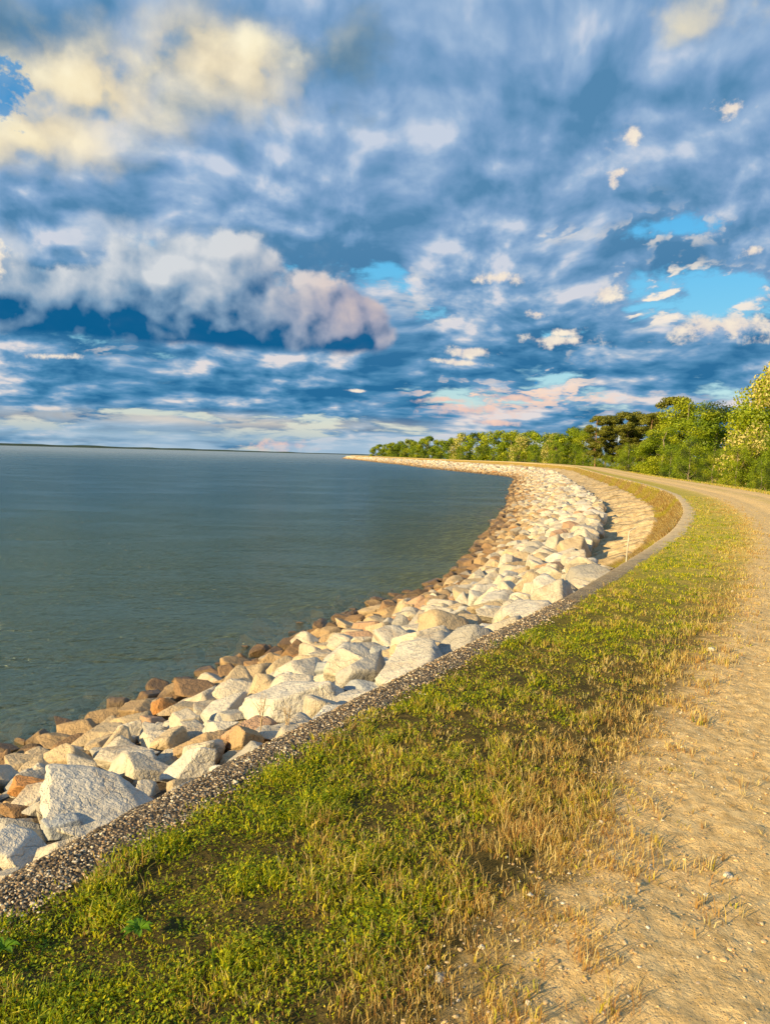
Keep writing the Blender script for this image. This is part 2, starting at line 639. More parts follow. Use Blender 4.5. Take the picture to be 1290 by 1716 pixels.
def rock_z(s, q):
    """top surface of the heaped stones (their bed), a mound in the bend"""
    b = bendw(s)
    w = wdist(s)
    z = bank_z(s, q)
    r0 = RF * w * b
    lift = 0.36 * b * np.clip(1 - (q - r0) / (w - r0), 0, 1)
    return z + lift


def bankpoint(s, q, fz=bank_z):
    k, n = kpoint(s), knormal(s)
    z = fz(s, q)
    return np.stack([k[..., 0] - n[..., 0] * q, k[..., 1] - n[..., 1] * q, z], -1)


def landpoint(s, t, z):
    k, n = kpoint(s), knormal(s)
    return np.stack([k[..., 0] + n[..., 0] * t, k[..., 1] + n[..., 1] * t, k[..., 2] + z], -1)


def s_samples(step0, dmax_s, grow=0.012, start=None):
    out = [S0 - 7.0 if start is None else start]
    while out[-1] < dmax_s:
        out.append(out[-1] + max(step0 if out[-1] > S0 - 4 else step0 * 3, (out[-1] - S0) * grow))
    return np.array(out)


S_END = KS_ARC[-1] - 60

# ------------------------------------------------------------------ materials
def new_mat(name):
    m = bpy.data.materials.new(name)
    m.use_nodes = True
    nt = m.node_tree
    nt.nodes.clear()
    g = G(nt)
    return m, g


def finish(g, col, rough=0.9, normal=None, spec=0.3, extra=None, trans=None, transw=0.3):
    b = g.node('ShaderNodeBsdfPrincipled')
    g.put(b.inputs['Base Color'], tuple(col) + (1.0,) if isinstance(col, tuple) and len(col) == 3 else col)
    g.put(b.inputs['Roughness'], rough)
    b.inputs['Specular IOR Level'].default_value = spec
    if normal is not None:
        g.put(b.inputs['Normal'], normal)
    out = g.node('ShaderNodeOutputMaterial')
    sh = b.outputs[0]
    if trans is not None:
        tr = g.node('ShaderNodeBsdfTranslucent')
        g.put(tr.inputs['Color'], trans)
        mx = g.node('ShaderNodeMixShader')
        mx.inputs[0].default_value = transw
        g.t.links.new(sh, mx.inputs[1])
        g.t.links.new(tr.outputs[0], mx.inputs[2])
        sh = mx.outputs[0]
    g.t.links.new(sh, out.inputs['Surface'])
    return b


def tc(g, which='Object'):
    return V(g, g.node('ShaderNodeTexCoord').outputs[which])


def pos(g):
    return V(g, g.node('ShaderNodeNewGeometry').outputs['Position'])


def stone_material(name, per_object):
    m, g = new_mat(name)
    if per_object:
        oi = g.node('ShaderNodeObjectInfo')
        tint = V(g, oi.outputs['Color'])
        rnd = V(g, oi.outputs['Random'])
        p = g.vadd(pos(g), g.xyz(rnd * 31.0, rnd * 17.0, 0.0))
    else:
        tint = g.attr('tint', 'Color')
        p = pos(g)
    W = pos(g)
    big = g.noise(p, 2.3, 5, 0.6)
    med = g.noise(p, 11.0, 5, 0.6)
    spk = g.noise(p, 90.0, 3, 0.6)
    f = 0.86 + (big - 0.5) * 0.55 + (med - 0.5) * 0.5 + (spk - 0.5) * 0.45
    col = g.mix(1.0, tint, g.xyz(f, f, f), 'MULTIPLY')
    # iron staining in patches and along seams
    rust = g.smooth(g.noise(p, 1.7, 6, 0.65, 0.6), 0.54, 0.70)
    col = g.mix(rust * 0.40, col, (0.30, 0.165, 0.065))
    vein = g.smooth(g.voro(g.vadd(p, g.vmul(g.noise(p, 4, 3, color=True), (.4, .4, .4))), 3.2, 'DISTANCE_TO_EDGE'), 0.018, 0.0)
    col = g.mix(vein * 0.18, col, (0.16, 0.12, 0.085))
    dark = g.smooth(g.noise(p, 32.0, 4, 0.7), 0.60, 0.72)
    col = g.mix(dark * 0.35, col, (0.10, 0.095, 0.09))
    # algae and wet band left by the lake level
    z = g.sep(W)[2] + (big - 0.5) * 0.35
    wet = g.smooth(z, -1.70, -1.90)
    col = g.mix(wet * 0.85, col, (0.060, 0.036, 0.014))
    tide = g.smooth(z, -1.35, -1.75) * 0.45
    col = g.mix(tide * 0.7, col, (0.25, 0.16, 0.075))
    h = big * 0.6 + med * 0.35 + spk * 0.06 + g.noise(p, 35.0, 4, 0.6) * 0.16 - vein * 0.05
    nrm = g.bump(h, 1.0, 0.085)
    finish(g, col, g.mix(wet, (0.88, 0.88, 0.88), (0.35, 0.35, 0.35)), nrm, 0.35)
    return m


M_STONE = stone_material('granite', True)
M_STONE_T = stone_material('granite_far', False)


def ground_material():
    """verge and track: t is the distance from the kerb line, s the distance along it"""
    m, g = new_mat('verge_and_track')
    p = pos(g)
    t = g.attr('t')
    s = g.attr('s')
    wob = (g.noise(p, 1.1, 4, 0.6) - 0.5) * 1.1
    n_f = g.noise(p, 60.0, 5, 0.65)
    n_m = g.noise(p, 9.0, 5, 0.6)
    n_b = g.noise(p, 0.7, 4, 0.55)
    # dirt
    dirt = g.ramp(g.noise(p, 14.0, 7, 0.68), [(0.25, (0.44, 0.28, 0.10)), (0.5, (0.70, 0.485, 0.215)), (0.78, (0.84, 0.64, 0.33))])
    grit = g.voro(p, 95.0, 'F1', 'Color')
    gs = g.sep(grit)[0]
    gd = g.voro(p, 95.0, 'F1', 'Distance')
    peb = g.smooth(gs, 0.68, 0.76) * g.smooth(gd, 0.36, 0.22)
    dirt = g.mix(peb * 0.75, dirt, g.mix(g.sep(grit)[1], (0.62, 0.52, 0.38), (0.17, 0.13, 0.10)))
    # soil and thatch below the grass
    soil = g.ramp(n_m * 0.6 + n_f * 0.4, [(0.3, (0.035, 0.028, 0.008)), (0.55, (0.10, 0.075, 0.022)), (0.75, (0.26, 0.19, 0.07))])
    straw = g.ramp(g.noise(g.vmul(p, (1.0, 1.0, 1.0)), 38.0, 6, 0.7), [(0.3, (0.34, 0.25, 0.05)), (0.52, (0.56, 0.42, 0.11)), (0.72, (0.74, 0.58, 0.21))])
    green = g.ramp(g.noise(p, 30.0, 6, 0.7), [(0.3, (0.20, 0.19, 0.015)), (0.52, (0.40, 0.35, 0.035)), (0.74, (0.58, 0.50, 0.08))])
    far = g.smooth(g.sep(p)[1], 4.5, 14.0)
    turf_t = g.smooth(t + wob * 0.5 + (n_b - 0.5) * 1.6, 1.65, 0.85) * (1.0 - far * 0.45)
    turf = g.mix(turf_t, straw, green)
    base_g = g.mix(far, soil, turf)
    road = g.smooth(t + wob * 0.30 + (n_m - 0.5) * 0.45, 1.55, 1.95)
    verge2 = g.smooth(t + wob * 0.6, 5.3, 6.2)
    mid = g.smooth(g.math('ABSOLUTE', t - 3.75 + wob * 0.4), 0.55, 0.25) * g.smooth(n_b, 0.40, 0.6) * far
    col = g.mix(road, base_g, dirt)
    col = g.mix(mid * 0.55, col, straw)
    col = g.mix(verge2, col, g.mix(g.smooth(n_b, 0.35, 0.6), straw, green))
    h = n_m * 0.30 + g.noise(p, 26.0, 6, 0.7) * 0.55 + n_f * 0.16 + peb * 0.12
    nrm = g.bump(h * g.smooth(g.sep(p)[1], 8.0, 30.0, 1.0, 0.25), 1.0, 0.035)
    finish(g, col, 0.95, nrm, 0.12)
    return m


M_GROUND = ground_material()


def kerb_material():
    m, g = new_mat('exposed_aggregate')
    p = pos(g)
    a = g.voro(p, 62.0, 'F1', 'Color')
    d = g.voro(p, 62.0, 'F1', 'Distance')
    r = g.sep(a)[0]
    stone = g.ramp(r, [(0.0, (0.08, 0.055, 0.03)), (0.25, (0.20, 0.14, 0.08)), (0.5, (0.38, 0.275, 0.15)), (0.72, (0.52, 0.40, 0.24)), (1.0, (0.72, 0.62, 0.42))])
    gapm = g.smooth(d, 0.30, 0.52)
    col = g.mix(gapm, stone, (0.085, 0.062, 0.04))
    col = g.mix(g.smooth(g.noise(p, 3.0, 4, 0.6), 0.5, 0.72) * 0.45, col, (0.22, 0.16, 0.10))
    far = g.smooth(g.sep(p)[1], 5.0, 18.0)
    col = g.mix(far * 0.85, col, g.ramp(g.noise(p, 7.0, 6, 0.7), [(0.3, (0.52, 0.375, 0.18)), (0.7, (0.84, 0.65, 0.36))]))
    # hairline joints across the kerb
    jt = g.smooth(g.math('ABSOLUTE', g.math('FRACT', g.attr('s') * 0.42) - 0.5), 0.025, 0.008)
    col = g.mix(jt * far * 0.6, col, (0.12, 0.08, 0.05))
    h = (1.0 - d) * 0.7 + g.noise(p, 140.0, 3, 0.6) * 0.2
    finish(g, col, 0.85, g.bump(h * (1.0 - far * 0.94), 0.9, 0.014), 0.3)
    return m


M_KERB = kerb_material()


def bank_material():
    m, g = new_mat('soil_cement_and_rubble')
    p = pos(g)
    q = g.attr('q')
    b = g.attr('b')
    cem = g.ramp(g.noise(p, 5.0, 7, 0.68), [(0.28, (0.30, 0.20, 0.10)), (0.5, (0.56, 0.42, 0.23)), (0.75, (0.74, 0.58, 0.35))])
    grass = g.ramp(g.noise(g.vmul(p, (1.0, 1.0, 0.5)), 12.0, 6, 0.7), [(0.3, (0.12, 0.075, 0.018)), (0.5, (0.30, 0.21, 0.05)), (0.72, (0.50, 0.38, 0.13))])
    moss = g.smooth(q + (g.noise(p, 1.6, 5, 0.6) - 0.5) * 1.2, 0.95, 0.55)
    cem = g.mix(moss, cem, grass)
    cem = g.mix(g.smooth(g.noise(p, 0.8, 5, 0.65), 0.52, 0.68) * 0.5, cem, (0.26, 0.17, 0.06))
    rub = g.ramp(g.noise(p, 9.0, 6, 0.7), [(0.3, (0.035, 0.028, 0.02)), (0.6, (0.13, 0.10, 0.07)), (0.8, (0.26, 0.20, 0.14))])  # rubble between the stones, shadow of the small ones put into its dark colour
    col = g.mix(b, rub, cem)
    z = g.sep(p)[2]
    bedc = g.ramp(g.noise(g.vmul(p, (1.0, 2.4, 1.0)), 2.0, 5, 0.7, 0.5), [(0.40, (0.05, 0.045, 0.02)), (0.55, (0.34, 0.28, 0.10)), (0.68, (0.80, 0.66, 0.26))])
    col = g.mix(g.smooth(z, -1.9, -2.05), col, bedc)
    h = g.noise(p, 8.0, 7, 0.7)
    finish(g, col, 0.95, g.bump(h, 0.9, 0.07), 0.15)
    return m


M_BANK = bank_material()


def far_rubble_material():
    m, g = new_mat('far_riprap')
    p = pos(g)
    q = g.attr('q')
    c = g.voro(p, 1.9, 'F1', 'Color')
    r = g.sep(c)[0]
    col = g.ramp(r, [(0.0, (0.42, 0.34, 0.24)), (0.5, (0.60, 0.52, 0.40)), (1.0, (0.74, 0.68, 0.57))])
    col = g.mix(g.smooth(g.voro(p, 1.9, 'F1', 'Distance'), 0.42, 0.62) * 0.8, col, (0.12, 0.085, 0.05))
    z = g.sep(p)[2]
    col = g.mix(g.smooth(z, -1.45, -1.85) * 0.8, col, (0.20, 0.13, 0.06))
    h = 1.0 - g.voro(p, 1.9, 'F1', 'Distance')
    finish(g, col, 0.9, g.bump(h, 0.8, 0.3), 0.2)
    return m


M_FARROCK = far_rubble_material()


def water_material():
    m, g = new_mat('lake_water')
    p = pos(g)
    cl = g.attr('clarity')
    cd = g.node('ShaderNodeCameraData')
    dist = V(g, cd.outputs['View Distance'])
    # wind ripples, coarser with distance
    rip = g.noise(g.vmul(p, (1.0, 1.35, 1.0)), 5.2, 4, 0.62, 0.35)
    rip2 = g.noise(g.vmul(p, (0.8, 1.6, 1.0)), 1.7, 4, 0.55, 0.2)
    chop = g.noise(p, 17.0, 3, 0.6)
    swell = g.noise(g.vmul(p, (0.5, 1.0, 1.0)), 0.12, 5, 0.6)
    h = rip * 0.55 + rip2 * 1.3 + chop * 0.16 + swell * 1.2
    gust = g.smooth(g.noise(g.vmul(p, (0.5, 1.0, 1.0)), 0.22, 4, 0.6, 0.8), 0.35, 0.65, 0.65, 1.35)
    nrm = g.bump(h * gust, 1.0, 0.42)
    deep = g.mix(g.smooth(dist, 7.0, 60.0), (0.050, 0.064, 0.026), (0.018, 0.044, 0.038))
    deep = g.mix(g.smooth(g.noise(p, 0.05, 4, 0.6), 0.4, 0.62) * 0.25, deep, (0.03, 0.07, 0.075))
    dif = g.node('ShaderNodeBsdfDiffuse')
    g.put(dif.inputs['Color'], deep)
    tr = g.node('ShaderNodeBsdfTransparent')
    tr.inputs['Color'].default_value = (0.74, 0.80, 0.62, 1)
    mb = g.node('ShaderNodeMixShader')
    g.put(mb.inputs[0], (cl * 0.95).clamp())
    g.t.links.new(dif.outputs[0], mb.inputs[1])
    g.t.links.new(tr.outputs[0], mb.inputs[2])
    gl = g.node('ShaderNodeBsdfGlossy')
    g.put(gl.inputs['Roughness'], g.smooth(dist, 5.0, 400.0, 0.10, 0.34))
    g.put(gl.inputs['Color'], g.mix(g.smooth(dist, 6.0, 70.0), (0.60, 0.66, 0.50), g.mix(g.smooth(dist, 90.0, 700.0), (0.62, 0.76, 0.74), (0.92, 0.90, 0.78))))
    g.put(gl.inputs['Normal'], nrm)
    fr = g.node('ShaderNodeFresnel')
    fr.inputs['IOR'].default_value = 1.33
    g.put(fr.inputs['Normal'], nrm)
    mx = g.node('ShaderNodeMixShader')
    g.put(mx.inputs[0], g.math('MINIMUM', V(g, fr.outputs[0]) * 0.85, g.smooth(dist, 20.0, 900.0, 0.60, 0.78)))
    g.t.links.new(mb.outputs[0], mx.inputs[1])
    g.t.links.new(gl.outputs[0], mx.inputs[2])
    out = g.node('ShaderNodeOutputMaterial')
    g.t.links.new(mx.outputs[0], out.inputs['Surface'])
    return m


M_WATER = water_material()


def tint_material(name, rough=0.6, transw=0.35, spec=0.25, var=0.25, gain=1.6):
    m, g = new_mat(name)
    c = g.attr('tint', 'Color')
    f = 1.0 - var * 0.5 + g.noise(pos(g), 1.3, 3, 0.5) * var
    c2 = g.mix(1.0, c, g.xyz(f, f, f), 'MULTIPLY')
    tcol = g.mix(1.0, c2, (gain, gain, gain * 0.6), 'MULTIPLY')
    finish(g, c2, rough, None, spec, trans=tcol, transw=transw)
    return m


M_GRASS = tint_material('grass_blades', 0.55, 0.38, 0.3)
M_LEAF = tint_material('tree_leaves', 0.5, 0.32, 0.3, 0.5)


def simple_mat(name, a, b, scale, rough=0.9, bump=0.02, stretch=(1, 1, 1), spec=0.2):
    m, g = new_mat(name)
    p = g.vmul(pos(g), stretch)
    n = g.noise(p, scale, 6, 0.65)
    col = g.ramp(n, [(0.3, a), (0.7, b)])
    finish(g, col, rough, g.bump(n, 0.8, bump), spec)
    return m


M_PINEBARK = simple_mat('pine_bark', (0.16, 0.085, 0.045), (0.42, 0.27, 0.16), 6.0, 0.95, 0.05, (1, 1, 0.35))
M_BARK = simple_mat('grey_bark', (0.12, 0.095, 0.065), (0.40, 0.33, 0.24), 5.0, 0.95, 0.05, (1, 1, 0.3))
M_POST = simple_mat('weathered_pole', (0.42, 0.36, 0.27), (0.66, 0.60, 0.48), 18.0, 0.6, 0.004, (1, 1, 0.2), 0.4)
M_LAND = simple_mat('meadow_floor', (0.04, 0.035, 0.012), (0.14, 0.13, 0.03), 1.2, 0.95, 0.1)
M_FARSHORE = simple_mat('far_shore', (0.030, 0.050, 0.045), (0.05, 0.08, 0.06), 0.02, 0.9, 0.5)


def pebble_material():
    m, g = new_mat('pebbles')
    c = g.attr('tint', 'Color')
    f = 0.75 + g.noise(pos(g), 120.0, 3, 0.6) * 0.5
    finish(g, g.mix(1.0, c, g.xyz(f, f, f), 'MULTIPLY'), 0.75, None, 0.4)
    return m


M_PEB = pebble_material()

# ------------------------------------------------------------------ terrain
# crest: kerb strip, verge, track, far verge and the dry-side slope, all as sheets along the crest line
KW = 0.27


def top_h(s, t, P):
    """small relief of the crest"""
    D = P[:, 1]
    nearw = 1.0 - sstep(10, 40, D)
    h = fbm(P[:, :2] * 1.3, 3, 0.5, 3) * 0.05
    tw = sstep(1.65, 2.05, t + fbm(P[:, :2] * 1.1, 3, 0.5, 9) * 0.6)
    # clods and tread marks of the track, ridges run across it
    u = np.stack([P[:, 0] * 9.0 + P[:, 1] * 2.0, P[:, 1] * 19.0 - P[:, 0] * 3.0], 1)
    clod = fbm(u, 4, 0.62, 21)
    clod2 = fbm(P[:, :2] * 28.0, 3, 0.6, 31)
    h = h + tw * nearw * (clod * 0.021 + clod2 * 0.020 + fbm(P[:, :2] * 4.0, 3, .5, 5) * 0.006)
    h = h + (1 - tw) * nearw * fbm(P[:, :2] * 9.0, 4, 0.6, 41) * 0.035
    # wheel ruts
    h = h - 0.035 * np.exp(-((t - 2.75) / 0.28) ** 2) - 0.035 * np.exp(-((t - 4.45) / 0.28) ** 2)
    h = h + 0.02 * np.exp(-((t - 1.9) / 0.2) ** 2)
    return h


def land_profile(t):
    """mean height against t"""
    return np.interp(t, [0, 0.3, 1.9, 3.6, 5.6, 7.0, 9.0, 20.0, 30, 2000], [0.0, 0.0, -0.02, 0.03, 0.0, -0.1, -0.7, -4.6, -5.0, -5.0])


def strip(name, ts, ss, mat, extra=None):
    S_, T_ = np.meshgrid(ss, ts, indexing='ij')
    s, t = S_.ravel(), T_.ravel()
    P = landpoint(s, t, land_profile(t))
    P[:, 2] += top_h(s, t, P) * sstep(0.22, 0.45, t)
    o = mesh_obj(name, P, grid_faces(len(ss), len(ts))[:, ::-1], mat, attrs={'t': t, 's': s})
    return o


ss_near = s_samples(0.028, S_END, 0.006)
print('s rows', len(ss_near))
o = strip('grass_verge', np.linspace(0.22, 1.8, 56), ss_near, M_GROUND)
tag(o, kind='structure')
o = strip('dirt_track', np.concatenate([np.linspace(1.8, 3.6, 84), np.linspace(3.66, 5.6, 36)]), ss_near, M_GROUND)
tag(o, kind='structure')
ss_mid = s_samples(0.5, S_END, 0.012, S0 - 30)
o = strip('far_verge', np.array([5.6, 6.0, 6.5, 7.0, 7.8, 9.0, 12.0, 16.0, 20.0]), ss_mid, M_GROUND)
tag(o, kind='structure')
# forest floor on the dry side
S_, T_ = np.meshgrid(s_samples(4, S_END, 0.05, S0 - 30), np.array([20, 26, 40, 80, 200, 900.0]), indexing='ij')
P = landpoint(S_.ravel(), T_.ravel(), land_profile(T_.ravel()))
o = mesh_obj('forest_floor', P, grid_faces(*S_.shape)[:, ::-1], M_LAND)
tag(o, kind='structure')

# kerb: the rounded aggregate cap of the wall
prof_t = np.array([-0.10, -0.085, -0.06, -0.03, 0.0, 0.03, 0.06, 0.10, 0.15, 0.19, 0.23, 0.27, 0.29])
prof_z = np.array([-0.55, -0.30, -0.12, -0.035, -0.004, 0.004, 0.008, 0.010, 0.010, 0.006, 0.0, -0.02, -0.08])
ssk = s_samples(0.03, S_END, 0.008)
S_, T_ = np.meshgrid(ssk, prof_t, indexing='ij')
_, Z_ = np.meshgrid(ssk, prof_z, indexing='ij')
s, t = S_.ravel(), T_.ravel()
t = np.where(t > 0, t * (1 + 0.45 * bendw(s)), t)
P = landpoint(s, t, Z_.ravel())
nw = fbm(P * 6.0, 3, 0.6, 77)
nsm = fbm(P * 26.0, 2, 0.6, 78)
N = knormal(s)
edge_w = np.exp(-((t + 0.01) / 0.09) ** 2) + np.exp(-((t - 0.30) / 0.08) ** 2)
P[:, 0] += N[:, 0] * edge_w * (nw * 0.085 + nsm * 0.05)
P[:, 1] += N[:, 1] * edge_w * (nw * 0.085 + nsm * 0.05)
P[:, 2] += nw * 0.022 + nsm * 0.016
o = mesh_obj('retaining_wall', P, grid_faces(*S_.shape)[:, ::-1], M_KERB, attrs={'s': s, 't': t})
tag(o, 'long curving retaining wall with a pebbly exposed aggregate cap between the rocks and the grass', 'wall')

# bank under the stones and lake bed
qs = np.concatenate([np.linspace(0.02, 1.0, 14), np.linspace(1.1, 5.0, 40), np.linspace(5.2, 16, 40), [20, 26, 40]])
ssb = s_samples(0.10, S_END, 0.006)
S_, Q_ = np.meshgrid(ssb, qs, indexing='ij')
s, q = S_.ravel(), Q_.ravel()
P = bankpoint(s, q)
b = bendw(s) * (1 - sstep(0.0, 0.5, q - RF * wdist(s)))
# ribs running down the slope in the bend
ribp = s * 0.80 + fbm(np.stack([s * 0.3, q * 0.3], 1), 2, .5, 4) * 0.9
rib = np.abs((ribp % 1.0) - 0.5) * 2
rib = np.where(ribp % 1.0 < 0.75, (ribp % 1.0) / 0.75, (1 - ribp % 1.0) / 0.25) ** 1.5 * (0.5 + vnoise(np.stack([np.floor(ribp), q * 0.6], 1), 8))
ribw = b * sstep(0.65, 1.0, q) * (1 - sstep(400, 600, P[:, 1]))
P[:, 2] -= ribw * 0.16
P[:, 2] += ribw * rib * 0.34 + b * fbm(P[:, :2] * 1.5, 4, .6, 2) * 0.08
P[:, 2] += (1 - b) * fbm(P[:, :2] * 2.0, 3, .6, 12) * 0.25
kk = kpoint(s)
P[:, 2] = np.minimum(P[:, 2], kk[:, 2] - 0.10 * (q < 0.2))
P[:, 2] = np.maximum(P[:, 2], -5.0)
o = mesh_obj('lake_bank', P, grid_faces(*S_.shape), M_BANK, attrs={'q': q, 'b': b})
tag(o, kind='structure')

# ------------------------------------------------------------------ water
def shore_dist(P2):
    """signed distance to the water line of the model, > 0 on the lake side"""
    ss = s_samples(0.6, S_END, 0.01)
    K, N = kpoint(ss), knormal(ss)
    L = K[:, :2] - N * wdist(ss)[:, None]
    out = np.empty(len(P2))
    for i in range(0, len(P2), 4000):
        d = P2[i:i + 4000, None, :] - L[None]
        dd = (d ** 2).sum(2)
        j = dd.argmin(1)
        r = d[np.arange(len(j)), j]
        out[i:i + 4000] = np.sqrt(dd[np.arange(len(j)), j]) * np.sign(-(r * N[j]).sum(1))
    return out


az = np.radians(np.linspace(-115, 40, 300))
dd = np.concatenate([np.geomspace(2.5, 900, 200), [1400, 2200, 3500, 4800]])
A_, D_ = np.meshgrid(az, dd, indexing='ij')
P2 = np.stack([np.sin(A_.ravel()) * D_.ravel(), np.cos(A_.ravel()) * D_.ravel()], 1)
sd = shore_dist(P2)
# beyond the tip of the dam the lake goes on to the right only as far as the tree line
ok = (sd > -3.0)
fc = grid_faces(*A_.shape)
fc = fc[ok[fc].all(1)]
used = np.unique(fc)
remap = -np.ones(len(P2), int)
remap[used] = np.arange(len(used))
P3 = np.column_stack([P2[used], np.full(len(used), WATER)])
clar = np.exp(-np.maximum(sd[used], 0) / 5.0) * (1 - sstep(40, 90, D_.ravel()[used]))
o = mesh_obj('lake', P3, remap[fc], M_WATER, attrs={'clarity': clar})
tag(o, kind='structure')

# low wooded shore on the horizon
n = 260
aa = np.radians(np.linspace(-80, 3, n))
R0 = 4300.0
hh = 9 + vnoise(np.stack([np.arange(n) * 0.35, np.zeros(n)], 1), 3) * 5
hh = hh * np.interp(np.degrees(aa), [-80, -28, -12, -5, 3], [1.4, 1.2, 0.8, 0.5, 0.35])
rows = []
for r, hz in ((R0, 0), (R0 + 15, 1), (R0 + 200, 1), (R0 + 400, 0)):
    rows.append(np.stack([np.sin(aa) * r, np.cos(aa) * r, WATER - 0.5 + hh * hz], 1))
P = np.stack(rows, 1).reshape(-1, 3)
o = mesh_obj('far_shore', P, grid_faces(n, 4), M_FARSHORE)
tag(o, kind='structure')

# ------------------------------------------------------------------ stones
def ico(sub):
    bm = bmesh.new()
    bmesh.ops.create_icosphere(bm, subdivisions=sub, radius=1.0)
    v = np.array([x.co[:] for x in bm.verts])
    f = np.array([[x.index for x in fc.verts] for fc in bm.faces])
    bm.free()
    v /= np.linalg.norm(v, axis=1, keepdims=True)
    return v, f


ICO = {k: ico(k) for k in (1, 2, 3, 4, 5)}


def stone_verts(rng, sub, planes=11, p=22, rough=0.05, block=False):
    """angular broken stone: a rounded intersection of half spaces with broken faces"""
    v, f = ICO[sub]
    n = rng.normal(size=(planes, 3))
    n /= np.linalg.norm(n, axis=1, keepdims=True)
    # spread the facet normals apart
    for _ in range(12):
        d = n[:, None] - n[None]
        r = np.linalg.norm(d, axis=2) + np.eye(planes)
        n = n + 0.05 * (d / r[..., None] ** 3).sum(1)
        n /= np.linalg.norm(n, axis=1, keepdims=True)
    h = rng.uniform(0.54, 1.0, planes)
    dots = np.maximum(v @ n.T, 0.0) / h
    r = (dots ** p).sum(1) ** (-1.0 / p)
    r = np.minimum(r, 1.35)
    P = v * r[:, None]
    if sub >= 3:
        o = rng.uniform(-50, 50, 3)
        k = fbm(P * 2.2 + o, 3, 0.55, 5) * rough * 2.2
        if sub >= 4:
            k = k + fbm(P * 8.0 + o, 3, 0.6, 6) * rough * 1.0
            q = fbm(P * 3.1 + o + 9, 2, 0.5, 7)
            k = k + np.where(np.abs(q) < 0.02, -0.012, 0.0)      # shallow cracks
        P = P * (1 + k)[:, None]
    P -= (P.max(0) + P.min(0)) / 2
    P /= (P.max(0) - P.min(0)) / 2
    return P, f


def stone_mesh(name, rng, sub, **kw):
    P, f = stone_verts(rng, sub, **kw)
    o = mesh_obj(name, P, f, M_STONE, link=False, smooth=True)
    me = o.data
    bpy.data.objects.remove(o)
    return me


rs = np.random.default_rng(11)
LIB5 = [stone_mesh('boulder', rs, 5, planes=int(rs.integers(7, 11)), p=70) for _ in range(14)]
LIB4 = [stone_mesh('stone', rs, 4, planes=int(rs.integers(7, 11)), p=50) for _ in range(24)]
LIB2 = [stone_verts(rs, 2, planes=8, p=14)[0] for _ in range(24)]
LIB1 = [stone_verts(rs, 1, planes=8, p=14)[0] for _ in range(16)]

PALE = (0.62, 0.54, 0.41)
GREY = (0.45, 0.415, 0.35)
BLUE = (0.42, 0.43, 0.42)
TAN = (0.50, 0.345, 0.18)
BUFF = (0.57, 0.44, 0.27)
RUST = (0.52, 0.25, 0.085)
BROWN = (0.33, 0.20, 0.10)
DARK = (0.105, 0.075, 0.05)
WHITE = (0.67, 0.615, 0.51)
PINK = (0.50, 0.32, 0.20)

